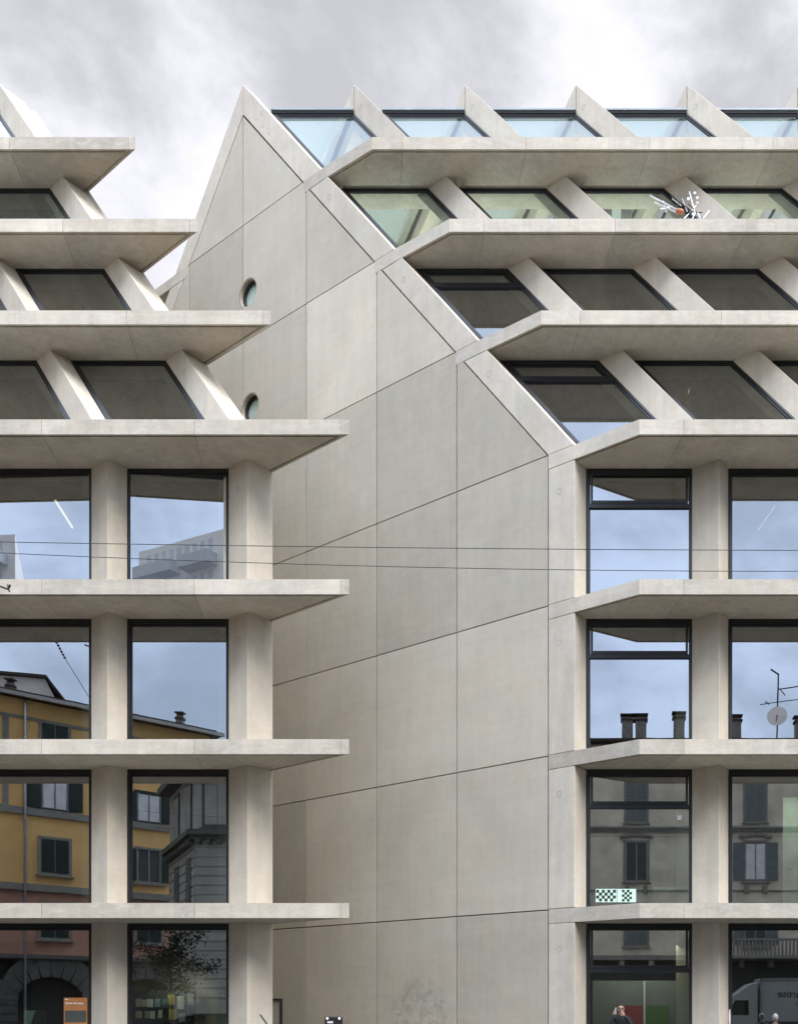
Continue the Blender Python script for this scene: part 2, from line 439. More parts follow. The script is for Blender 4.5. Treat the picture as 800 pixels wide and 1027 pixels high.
# ------------------------------------------------------------------ the two concrete buildings
def plug(parent, K, X, Z, dr=.009, rb=1.045, T=None, rad=.075):
    mb = MB(); r_ = fr(Z, rb) + dr
    p = W(X + K * (r_ - rb), r_, Z)
    nrm = Vector((-D, K / S, 0)).normalized()
    mb.disc(p - nrm * .004, nrm, rad, .0065, 24, rad * .82)
    mb.build('formwork_plug', M['plug'], parent)
def building(name, K, fins, endX, farX, right, label, loc, seed):
    b = empty(name, loc, label, 'office building'); b['side'] = 'front'
    for lv in range(7):
        make_slab(b, K, lv, right, fins, endX, farX, inner=(lv < 6 or not right), seed=seed)
    rnd = random.Random(seed)
    for i, X in enumerate(fins):
        end = (i == 0)
        T = T0
        dl = .03
        if right and end: dl = .0196
        if (not right) and end: T = (17.6, .0265)
        for lv in range(8):
            make_fin(b, K, X, lv, T, dl, tone=rnd.uniform(.25, .85))
            if lv >= 5 or (end and right and lv >= 4): make_fin(b, K, X, lv, T, dl, rear=True, name='rear_rafter', tone=rnd.uniform(.3, .8))
    sgn = 1 if right else -1
    order = list(fins) if right else list(reversed(fins))
    for i in range(len(order) - 1):
        Xa, Xb = order[i], order[i + 1]
        for lv in range(8):
            q = bay_quad(K, Xa, Xb, lv, T0)
            make_window(b, q, casement=(right and i == 0 and lv not in (6, 7)), sheared=lv >= 4, street=lv < 6, top=.16 if lv < 4 else (.12 if lv < 7 else .05), drop=(1.05 if lv == 0 else .82), turn=(0 if right or lv != 3 else (3.45 if i == len(order) - 2 else -1.25)))
            if lv >= 6 and (right or lv == 7):
                q = bay_quad(K, Xa, Xb, lv, T0, rear=True)
                mb = MB(); n = Vector((0, 1, .4)).normalized()
                i2 = inset(q, .1, .1, .1, .1); frame_ring(mb, q, i2, n, -.06, .02)
                fo = mb.build('rear_window', M['frame'], b)
                pm = MB(); pm.add(i2, [(0, 1, 2, 3)]); pm.build('pane', M['glassr'], fo)
                bm_ = MB(); i3 = [p - n * .15 for p in inset(q, .35, .35, .25, .2)]; bm_.add(i3, [(0, 1, 2, 3)]); bm_.build('added_backing', M['added_backing'], fo)  # added pale sheet inside the rear glass, makes the attic panes brighter
    # ridge beam of the glazing
    mb = MB(); zr = Z_A - 40.4
    for (dz0, dz1, dy0, dy1, mt) in ((0, 2.6, -.0025, .0025, 0), (2.7, 5.0, -.004, .004, 1)):
        a, c = min(fins), max(fins)
        for Xa, Xb in zip(order[:-1], order[1:]):
            xa = Xa + T0[0] + K * (R_A - 1.045 - T0[1]) ; xb = Xb + K * (R_A - 1.045)
            pl = [WX(xa - K * dy0 * 0, R_A + dy0 - .0), WX(xb, R_A + dy0), WX(xb, R_A + dy1), WX(xa, R_A + dy1)]
            mb.prism(pl, WZ(zr + dz0), WZ(zr + dz1), .5, mt)
    mb.build('ridge_beam', [M['frame'], M['frame2']], b)
    # rear closing wall below the attic, far end wall
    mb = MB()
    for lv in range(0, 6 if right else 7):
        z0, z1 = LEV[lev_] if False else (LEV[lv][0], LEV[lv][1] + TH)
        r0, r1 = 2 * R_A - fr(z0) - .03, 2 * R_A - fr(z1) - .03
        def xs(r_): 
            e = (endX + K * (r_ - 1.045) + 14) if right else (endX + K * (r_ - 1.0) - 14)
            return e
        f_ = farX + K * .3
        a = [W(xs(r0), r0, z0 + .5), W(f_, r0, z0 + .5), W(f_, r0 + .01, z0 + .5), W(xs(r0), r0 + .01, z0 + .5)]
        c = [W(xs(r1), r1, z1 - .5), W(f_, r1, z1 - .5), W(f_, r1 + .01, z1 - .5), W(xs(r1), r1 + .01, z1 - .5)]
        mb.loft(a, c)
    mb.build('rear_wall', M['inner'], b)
    # dark partition inside each storey and far end wall
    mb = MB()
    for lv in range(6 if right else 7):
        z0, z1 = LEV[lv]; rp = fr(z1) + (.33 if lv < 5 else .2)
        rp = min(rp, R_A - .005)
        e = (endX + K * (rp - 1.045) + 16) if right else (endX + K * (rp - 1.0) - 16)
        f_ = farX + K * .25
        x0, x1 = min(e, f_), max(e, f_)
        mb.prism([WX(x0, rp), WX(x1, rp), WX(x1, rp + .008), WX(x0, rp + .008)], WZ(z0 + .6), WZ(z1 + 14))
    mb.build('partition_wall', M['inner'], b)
    mb = MB()
    prof = [(1.07, GROUND + 2), (1.07, 591), (R_A, Z_A - 45), (2 * R_A - 1.07, 591), (2 * R_A - 1.07, GROUND + 2)]
    fx = farX if right else farX
    mb.loft([W(fx + K * (a - 1.045), a, z) for a, z in prof], [W(fx + (8 if right else -8) + K * (a - 1.045), a, z) for a, z in prof])
    mb.build('far_end_wall', M['wall'], b)
    return b
KR, KL = -1460.0, -1430.0
FR_ = [-48.1, 103.5, 255.5, 407.5, 559.5, 711.5, 863.5, 1015.5, 1167.5, 1319.5]
FL_ = [-391.0, -537.5, -690.5, -843.5, -996.5, -1149.5, -1302.5]
RB = building('office_building', KR, FR_, -48.1, 1330.0, True,
              'right hand pale concrete office building with slanted roof rafters and a broad blank gable wall', (0, D * 1.05, 0), 3)
LB = building('office_building', KL, FL_, -272.0, -1306.0, False,
              'left hand pale concrete office building whose slab ends point out over the gap', (-12, D * 1.05, 0), 5)
# ---- gable end wall of the right building
def gx(u): return -48.1 + KR * (u - 1.045)
wn = Vector((-D, KR / S, 0)).normalized()       # outward (towards the passage and the street)
GU0 = 1.0647
def inner_gable(ins=0.0):
    o = GU0 + ins; zi = Z_A - (.0205 + ins) / 4.75e-4
    return [(o, GROUND), (2 * R_A - o, GROUND), (2 * R_A - o, 591), (R_A, zi), (o, 591)]
def clipU(p, u0, u1, z0, z1):
    p = clip(p, -1, 0, -u0)
    if len(p) > 2: p = clip(p, 1, 0, u1)
    if len(p) > 2: p = clip(p, 0, -1, -z0)
    if len(p) > 2: p = clip(p, 0, 1, z1)
    return p
us = [GU0 + .0001, 1.1402, 1.2155, 1.2905, R_A, 2 * R_A - 1.2945, 2 * R_A - 1.218, 2 * R_A - 1.1415, 2 * R_A - GU0]
zs = [GROUND, TOPS[0] - .5, TOPS[1] - .5, TOPS[2] - .5, TOPS[3], TOPS[4], TOPS[5], TOPS[6], Z_A]
mb = MB(); gp = .00042; gz = .62
rnd = random.Random(11)
G = inner_gable()
# small joint between the strip and the field
Gs = [(u + (gp if u < R_A else -gp) * 1.6 if abs(u - R_A) > 1e-6 else u, z - (.5 if z > 1000 else 0)) for u, z in G]
for i in range(len(us) - 1):
    for j in range(len(zs) - 1):
        p = clipU(Gs, us[i] + gp, us[i + 1] - gp, zs[j] + gz, zs[j + 1] - gz)
        if len(p) < 3: continue
        A = [W(gx(u), u, z) for u, z in p]
        mb.loft(A, [v - wn * .09 for v in A], max(0, min(1, rnd.gauss(.5, .22))))
c0 = inner_gable(-.006)
A = [W(gx(u), u, z) - wn * .10 for u, z in c0]
mb.loft(A, [v - wn * .18 for v in A], .5, 1)
gw = mb.build('gable_wall', [M['wall'], M['core']], RB)
# round window holes
dg = bpy.context.evaluated_depsgraph_get
RW = [(248.6, 293.2), (250.6, 408.5)]
RADW = .415
for k, (x, y) in enumerate(RW):
    u = 1.045 * (576 + 828) / (x + 828); u = (-48.1 - KR * 1.045 * -1 * -1) if False else (48.1 * -1 - KR * 1.045) / (x - 622 - KR)
    c = W((x - 622) * u, u, (1012 - y) * u)
    cm = MB(); cm.disc(c - wn * .6, wn, RADW, 1.0, 48); co = cm.build('cutter', M['core'])
    md = gw.modifiers.new('hole', 'BOOLEAN'); md.operation = 'DIFFERENCE'; md.object = co; md.solver = 'EXACT'
    bpy.context.view_layer.update()
    ev = gw.evaluated_get(dg()); nm = bpy.data.meshes.new_from_object(ev, preserve_all_data_layers=True, depsgraph=dg())
    gw.modifiers.clear(); gw.data = nm; bpy.data.objects.remove(co)
    f = MB(); f.disc(c - wn * .30, wn, RADW - .003, .29, 48, RADW - .028, mat=0)
    ro = f.build('round_window', M['wall'], RB)
    f = MB(); f.disc(c - wn * .20, wn, RADW - .03, .09, 48, RADW - .10); f.build('ring_frame', M['frame'], ro)
    f = MB(); f.disc(c - wn * .155, wn, RADW - .09, .004, 40); f.build('pane', M['glassr'], ro)
    f = MB(); f.disc(c - wn * .185, wn, RADW - .09, .004, 40); f.build('added_backing', M['white'], ro)  # added white disc, stands in for a bright reflection in the pane
for lv in range(8):
    z0, z1 = LEV[lv]
    plug(RB, KR, -48.1, z1 - (28 if lv < 7 else 60), .0115 if lv < 7 else .005)
for i, zz in enumerate((1205, 1188, 1172)): plug(RB, KR, -48.1, zz, .013, rad=.03)
for X in FR_[1:7]:
    plug(RB, KR, X, Z_A - 38, .010)
# left building: blank end wall (faces the passage) and plugs
mb = MB()
prof = [(1.074, GROUND + 2), (1.074, 591), (R_A + .006, Z_A - 30), (2 * R_A - 1.05, 591), (2 * R_A - 1.05, GROUND + 2)]
def lx(u): return -272.0 + KL * (u - 1.0)
mb.loft([W(lx(u) - 1, u, z) for u, z in prof], [W(lx(u) - 12, u, z) for u, z in prof])
mb.build('gable_wall', M['wall'], LB)
for lv in (0, 2, 3, 4, 5):
    z1 = LEV[lv][1]; p = W(FL_[0] + KL * (fr(z1 - 26) - 1.045 + .010), fr(z1 - 26) + .010, z1 - 26)
    mb = MB(); nl = Vector((-D, KL / S, 0)).normalized(); mb.disc(p - nl * .004, nl, .075, .0065, 24, .06); mb.build('formwork_plug', M['plug'], LB)
# ------------------------------------------------------------------ things inside the rooms
def lamp(pt0, pt1, label, rad=.03):
    c = (Vector(pt0) + Vector(pt1)) / 2
    e = empty('linear_lamp', c, label, 'lamp', 'linear ceiling lamps in the offices')
    d = (Vector(pt1) - Vector(pt0)).normalized()
    m = MB(); m.tube([pt0, pt1], rad, 8); m.build('lamp_tube', M['lamp'], e)
    m = MB()
    for t in (.15, .85):
        q = Vector(pt0).lerp(Vector(pt1), t); m.tube([q + Vector((0, 0, rad)), q + Vector((0, 0, .12))], .008, 5)
    m.build('hanger', M['metal'], e)
def lampat(x0, y0, x1, y1, Zc, label, rad=.035):
    r0 = Zc / (1012 - y0); r1 = Zc / (1012 - y1)
    lamp(W((x0 - 622) * r0, r0, Zc), W((x1 - 622) * r1, r1, Zc), label, rad)
lampat(55.5, 502, 72.5, 529, 569, 'lit yellow linear lamp seen through the third floor glass at the far left', .028)
lampat(777, 507, 760, 532, 569, 'faint lit linear lamp seen through the third floor glass at the far right', .005)
lampat(691, 390, 690, 395, 730, 'small lit lamp seen through the dark sloping fourth floor glass', .010)
# grey partition with colour boards, ground floor right
e = empty('display_partition', PV(645, 1005, 23.6), 'grey partition carrying a red board and a green board behind the ground floor glass', 'partition')
def panel(nm, mt, x0, y0, x1, y1, V, parent, th=.03):
    a, b_ = PV(x0, y1, V), PV(x1, y0, V); m = MB(); m.box(((a.x + b_.x) / 2, V + th / 2, (a.z + b_.z) / 2), (b_.x - a.x, th, b_.z - a.z)); return m.build(nm, mt, parent)
panel('panel', M['greyboard'], 594, 984, 697, 1085, 23.6, e, .05)
panel('red_board', M['red'], 622, 1009, 644.6, 1050, 23.55, e)
panel('green_board', M['green'], 647.4, 1009, 669.5, 1050, 23.55, e)
panel('post', M['white'], 645, 984, 647, 1085, 23.52, e)
def spot(loc, label, power, size=.5, rx=0):
    l = bpy.data.lights.new('added_room_light', 'AREA'); l.energy = power; l.size = size; l.color = (1, .93, .82)
    o = bpy.data.objects.new('added_room_light', l); COL.objects.link(o); o.location = loc; o.rotation_euler = (R(rx), 0, 0); return o  # area lamp added to brighten a room, no fitting modelled
spot(PV(640, 940, 22.9), '', 50, 1.8, 20)  # added lamp that lifts the partition and its boards
# checked leaflets, first floor right
for (x0, x1, y0, y1, cx, cy, fx0, fx1, lab) in ((597.2, 618.0, 891.8, 905.2, 7, 4, 597.8, 617.3, 'wider mint sheet fully covered with a black and white check pattern'),
                                   (618.7, 637.6, 891.8, 905.2, 4, 5, 623.5, 633.5, 'narrower mint sheet with a smaller check pattern only in its middle')):
    V = 1.0640 * D
    e = empty('check_sheet', PV((x0 + x1) / 2, y1, V), lab, 'sheet', 'check pattern sheets in the window')
    panel('paper', M['mint'], x0, y0, x1, y1, V, e, .01)
    m = MB()
    for i in range(cx):
        for j in range(cy):
            if (i + j) % 2 == 0:
                w_ = (fx1 - fx0) / cx; h_ = (y1 - y0 - 1.8) / cy
                a, b_ = PV(fx0 + i * w_, y0 + .9 + (j + 1) * h_, V), PV(fx0 + (i + 1) * w_, y0 + .9 + j * h_, V)
                m.box(((a.x + b_.x) / 2, V - .004, (a.z + b_.z) / 2), (b_.x - a.x, .005, b_.z - a.z))
    m.build('check_pattern', M['ink'], e)
e = empty('cardboard_box', PV(667, 906, 22.6), 'open brown cardboard box with a pale top on the first floor window ledge', 'box')
panel('carton', M['card'], 654.5, 896, 681, 906, 22.5, e, .4)
panel('lid', M['mint'], 655, 890, 681, 895.6, 22.52, e, .3)
e = empty('wall_sticker', PV(681, 820, 1.0701 * D), 'small white sticker near the top right of the first floor pane', 'sticker')
panel('sheet', M['white'], 679, 818, 683.4, 822.6, 1.0640 * D, e, .004)
# first floor right: lit inner wall with door
e = empty('inner_door', PV(792, 905, 24.2), 'pale door with a dark lever handle behind the first floor glass at the far right', 'door')
panel('leaf', M['mint'], 785, 800, 830, 908, 24.2, e, .05)
m = MB(); a = PV(790, 872, 24.1); m.tube([a, a + Vector((.12, 0, 0))], .012, 6); m.tube([a, a + Vector((0, .08, 0))], .012, 6); m.build('handle', M['black'], e)
spot(PV(800, 788, 23.3), '', 18, .8, 0)
# orange poster and black-white poster, ground floor left
V = 1.0640 * D
e = empty('poster', PV(76, 1027, V), 'orange poster with a small photograph behind the ground floor glass at the far left', 'poster')
panel('sheet', M['poster'], 64, 1001, 87.5, 1048, V, e, .008)
panel('photograph', M['posterdark'], 65, 1014, 86.5, 1025.5, V - .006, e, .004)
def text(nm, body, size, loc, rot, mt, parent, ext=.003, align='LEFT'):
    c = bpy.data.curves.new(nm, 'FONT'); c.body = body; c.size = size; c.extrude = ext; c.align_x = align
    o = bpy.data.objects.new(nm, c); COL.objects.link(o); o.data.materials.append(mt)
    base = Vector((0, 0, 0)); q = parent
    while q is not None: base += q.location; q = q.parent
    bpy.context.view_layer.update()
    me = bpy.data.meshes.new_from_object(o.evaluated_get(bpy.context.evaluated_depsgraph_get()))
    bpy.data.objects.remove(o); o = bpy.data.objects.new(nm, me); COL.objects.link(o)
    o.parent = parent; o.location = Vector(loc) - base; o.rotation_euler = rot
    return o
text('lettering', 'Storie di notte', .072, PV(65.2, 1007.6, V - .012), (R(90), 0, 0), M['whiteink'], e)
text('lettering', 'libri', .05, PV(65.2, 1003.4, V - .012), (R(90), 0, 0), M['whiteink'], e)
e = empty('poster', PV(34, 1027, V), 'black and white photograph print behind the ground floor glass left of the orange poster', 'poster')
panel('sheet', M['posterdark'], 23, 1013.5, 46, 1048, V + .1, e, .008)
m = MB(); 
a = PV(24, 1030, V + .09); b_ = PV(35, 1014, V + .09)
m.loft([PV(24, 1014, V + .095), PV(35.5, 1014, V + .095), PV(31, 1027, V + .095), PV(29, 1034, V + .095), PV(24, 1034, V + .095)],
       [PV(24, 1014, V + .099), PV(35.5, 1014, V + .099), PV(31, 1027, V + .099), PV(29, 1034, V + .099), PV(24, 1034, V + .099)])
m.build('pale_area', M['mint'], e)
# book rack
V = 23.0
e = empty('book_rack', PV(160, 1060, V), 'dark rack of books behind the ground floor glass of the corner bay', 'rack')
panel('back_panel', M['innerdark'], 133, 994, 196, 1090, V + .12, e, .03)
m = MB()
for yy in (1010.2, 1022.3, 1034): 
    a, b_ = PV(133, yy, V), PV(190, yy, V); m.box(((a.x + b_.x) / 2, V + .02, a.z - .02), (b_.x - a.x, .2, .02))
m.build('ledge', M['innerdark'], e)
BK = [(136, 1002, 5, 8, (.5, .42, .28), 'cream'), (142, 1003, 4, 7, (.45, .45, .4), 'grey'), (147, 1002.5, 6, 8, (.6, .6, .55), 'off white'), (155, 1002, 5, 8, (.2, .3, .35), 'slate blue'), (163, 1002, 3.5, 6, (.08, .25, .28), 'teal'),
      (168, 998, 7.5, 10, (.35, .3, .1), 'olive'), (177.5, 999.5, 7, 13, (.6, .55, .5), 'white and red'), (188, 997, 6.5, 11, (.62, .58, .5), 'cream black'),
      (136, 1014.5, 6, 7, (.45, .42, .3), 'sand'), (145, 1014.5, 4, 7, (.3, .3, .3), 'dark grey'), (150, 1014.5, 5, 7.5, (.6, .6, .55), 'white'), (158.5, 1013.5, 4, 8, (.5, .5, .42), 'ivory'),
      (169, 1012.5, 8, 10.5, (.4, .33, .08), 'mustard'), (179, 1016.5, 6.5, 9, (.35, .36, .33), 'grey green')]
for (x, y, w_, h_, c, cn) in BK:
    row = 'upper' if y < 1011 else 'lower'
    pos = 'far left' if x < 140 else ('left of centre' if x < 160 else ('right of centre' if x < 175 else 'far right'))
    bm_ = plain('book cover ' + cn, c, .6)
    e2 = MB(); a, b_ = PV(x, y + h_, V - .1), PV(x + w_, y, V - .1); e2.box(((a.x + b_.x) / 2, V - .09, (a.z + b_.z) / 2), (b_.x - a.x, .025, b_.z - a.z))
    if cn == 'white and red': pass
    o = e2.build('book', bm_); tag(o, '%s book in the %s row of the rack, %s' % (cn, row, pos), 'book', 'books on the window rack')
spot(PV(165, 985, 22.7), '', 7, .8, 25)  # added lamp so the books show through the glass
spot(PV(60, 985, 22.6), '', 7, .8, 25)  # added lamp for the left shop bay
# attic ducts
e = empty('air_duct', W(60, 1.30, 990), 'bent grey air duct inside the glazed attic', 'duct')
m = MB(); m.tube([PV(590, 200, 27.5), PV(603, 200, 27.5), PV(606, 206, 27.5), PV(606, 222, 27.5)], .22, 12); m.build('pipe', M['metal'], e, smooth=True)
m = MB(); m.tube([PV(628, 192, 27.6), PV(628, 225, 27.6)], .16, 12); m.build('shaft', M['greyboard'], e, smooth=True)
for kx in range(8):
    la = spot(W(-330 + kx * 152, 1.36, 945), '', 105, 1.5, 180); la.rotation_euler = (R(135), 0, 0); la.data.color = (.93, 1, .97)  # lamps added on the attic floor, aimed up at the rear sheets
la = spot(W(-425, 1.36, 945), '', 75, 1.2, 180); la.rotation_euler = (R(135), 0, 0); la.data.color = (.93, 1, .97)  # one more added attic lamp for the end bay
# ------------------------------------------------------------------ TV aerial lying on the sixth slab
V = 1.19 * D
e = empty('tv_aerial', PV(688, 219, V), 'broken white rod aerial with an orange hub lying on the upper slab', 'aerial')
def rods(nm, segs, rad, mt, dv=0):
    m = MB()
    for (x0, y0, x1, y1, *d) in segs:
        dd = d[0] if d else 0
        m.tube([PV(x0, y0, V + dv), PV(x1, y1, V + dv + dd)], rad, 6)
    return m.build(nm, mt, e)
rods('boom', [(651.5, 196, 682, 212), (656, 202.5, 680, 214)], .02, M['alu'])
rods('rod', [(665, 201, 668, 212, .1), (662, 209, 672, 207, .2), (691, 192, 697, 214), (684, 199, 689, 212, .1), (686, 219, 698, 206, .2), (697, 214, 693, 221), (696, 212, 702, 216, .1), (705, 219, 711, 211.5, .1), (674, 199, 683, 206, .2)], .014, M['alu'])
rods('dark_rod', [(676, 212, 704, 213, .1), (690, 204, 704, 219), (672, 196, 700, 216, .1), (678, 207, 683, 201, .1)], .012, M['black'])
m = MB()
for (x, y, rr) in ((690, 200, 1.4), (696.5, 194, 1.2), (699, 199, 1.2), (694.5, 215, 1.2), (699, 204, 1.0)):
    m.disc(PV(x, y, V - .06), (0, -1, .2), rr * V / F, .03, 14)
m.build('reflector_disc', M['white'], e)
m = MB(); m.tube([PV(677.5, 211, V - .1), PV(679, 211.5, V - .1), PV(684, 212, V - .1), PV(685.5, 211.5, V - .1)], [.03, .07, .06, .03], 10); m.build('hub', M['orange'], e, smooth=True)
rods('foot', [(681, 213, 682, 219)], .03, M['metal']); rods('foot', [(699, 214, 702, 220)], .03, M['metal'])
# ------------------------------------------------------------------ overhead cables
def cable(pts, V, label, rad=.0045):
    P = [PV(x, y, V) for x, y in pts]
    m = MB(); m.tube(P, rad, 6); o = m.build('overhead_cable', M['wire']); tag(o, label, 'cable', 'overhead cables across the street')
def sag(y0, y1, ym, n=30, x0=-700, x1=1500):
    out = []
    for i in range(n + 1):
        x = x0 + (x1 - x0) * i / n; t = x / 800.0
        # quadratic through (0,y0),(.5,ym),(1,y1)
        a = 2 * y0 + 2 * y1 - 4 * ym; b_ = y1 - y0 - a
        out.append((x, y0 + b_ * t + a * t * t))
    return out
cable(sag(543.5, 552, 549.3), 12.0, 'upper of the two thin dark cables strung in front of both facades')
cable(sag(554.5, 573, 568.5), 12.6, 'lower of the two thin dark cables strung in front of both facades')
m = MB(); 
m.tube([MV(55, 640, 34), MV(66, 661, 34), MV(92, 703, 34), MV(130, 740, 34)], .012, 6)
for k in range(6): 
    q = MV(57.5 + k * 1.6, 645 + k * 3.0, 34); m.tube([q - Vector((.03, 0, .02)), q + Vector((.03, 0, .02))], .035, 6)
o = m.build('overhead_cable', M['wire']); tag(o, 'steep cable with bead insulators mirrored in the second floor glass at far left', 'cable', 'overhead cables across the street')
e = empty('cable_hook', PV(5, 591, 20.4), 'small black forked cable hook in front of the slab edge at the far left', 'hook')
m = MB(); V = 20.35
m.tube([PV(-3, 587, V), PV(8, 591, V)], .02, 6); m.build('stem', M['black'], e)
m = MB(); m.tube([PV(8, 591, V), PV(10.2, 586.5, V)], .022, 6); m.tube([PV(8, 590, V), PV(9.6, 593.5, V)], .018, 6); m.tube([PV(8, 590, V), PV(7.6, 586, V)], .01, 6); m.build('fork', M['black'], e)
# ------------------------------------------------------------------ passage things
def gwall(x, y):     # point on the gable wall seen at pixel
    u = (-48.1 - KR * 1.045) / (x - 622 - KR); return W((x - 622) * u, u, (1012 - y) * u)
e = empty('wall_cabinet', gwall(270, 1060), 'flat concrete coloured cabinet with a dark rim on the gable wall beside the corner column', 'cabinet')
ed = Vector((KR / S, D, 0)).normalized()
p0 = gwall(282.3, 1003.5); top = p0.z
m = MB(); q = [p0 + wn * .02, p0 + ed * 1.1 + wn * .02]
m.loft([p0, p0 + ed * 1.1, p0 + ed * 1.1 + wn * .03, p0 + wn * .03], [v + Vector((0, 0, -top + .3)) for v in (p0, p0 + ed * 1.1, p0 + ed * 1.1 + wn * .03, p0 + wn * .03)]); m.build('door', M['wall'], e)
m = MB(); d_ = .045
def bar(a, b_, c_, d2): m.loft([a, b_, c_, d2], [v + wn * .06 for v in (a, b_, c_, d2)])
dn = Vector((0, 0, -1))
bar(p0 - ed * d_, p0 + ed * 1.1, p0 + ed * 1.1 - dn * d_, p0 - ed * d_ - dn * d_)
bar(p0 - ed * d_, p0, p0 + dn * (top - .3), p0 - ed * d_ + dn * (top - .3))
m.build('rim', M['black'], e)
V = 24.5
e = empty('lit_post', Vector(((334.5 - 622) / F * V, V, 0)), 'black post head with two small white lamps standing in the passage', 'post')
m = MB(); a = PV(334.5, 1027, V); m.box((a.x, V, .62), (.12, .1, 1.24)); m.build('shaft', M['black'], e)
m = MB(); m.box((a.x, V, 1.32), (.43, .16, .24)); m.build('head', M['black'], e, bevel=.03)
for xx in (328.2, 340.3):
    m = MB(); m.disc(PV(xx, 1021.8, V - .08), (0, -1, .1), .026, .01, 14); m.build('light', plain('small white lamp', (1, 1, 1), .4, emit=1.0) if 'sl' not in M else M['sl'], e)
m = MB(); a = PV(331, 1025.6, V - .085); m.box((a.x, V - .085, a.z), (.15, .01, .05)); m.build('plate', M['white'], e)
# ------------------------------------------------------------------ skinned people
def skinmesh(name, mt, joints, edges, parent, sub=2):
    base = Vector((0, 0, 0)); q = parent
    while q is not None: base += q.location; q = q.parent
    me = bpy.data.meshes.new(name); me.from_pydata([tuple(Vector(j[0]) - base) for j in joints], edges, [])
    o = bpy.data.objects.new(name, me); COL.objects.link(o); o.parent = parent
    sk = o.modifiers.new('skin', 'SKIN'); me.skin_vertices[0] if me.skin_vertices else None
    for i, j in enumerate(joints):
        rr = j[1]; me.skin_vertices[0].data[i].radius = rr if isinstance(rr, tuple) else (rr, rr)
    me.skin_vertices[0].data[0].use_root = True
    ss = o.modifiers.new('sub', 'SUBSURF'); ss.levels = sub; ss.render_levels = sub
    bpy.context.view_layer.update(); d = dg(); ev = o.evaluated_get(d)
    nm = bpy.data.meshes.new_from_object(ev, depsgraph=d); o.modifiers.clear(); o.data = nm
    for mm in mt: nm.materials.append(mm)
    nm.polygons.foreach_set('use_smooth', [True] * len(nm.polygons))
    return o
def ellipsoid(mb, c, rx, ry, rz, seg=20, rg=12, tone=.5, mat=0, f=None):
    vs = []; fs = []
    for i in range(rg + 1):
        th = math.pi * i / rg
        for k in range(seg):
            ph = 2 * math.pi * k / seg
            v = Vector((rx * math.sin(th) * math.cos(ph), ry * math.sin(th) * math.sin(ph), rz * math.cos(th)))
            if f: v = f(v)
            vs.append(Vector(c) + v)
    for i in range(rg):
        for k in range(seg):
            k2 = (k + 1) % seg; fs.append((i * seg + k, i * seg + k2, (i + 1) * seg + k2, (i + 1) * seg + k))
    mb.add(vs, fs, tone, mat)
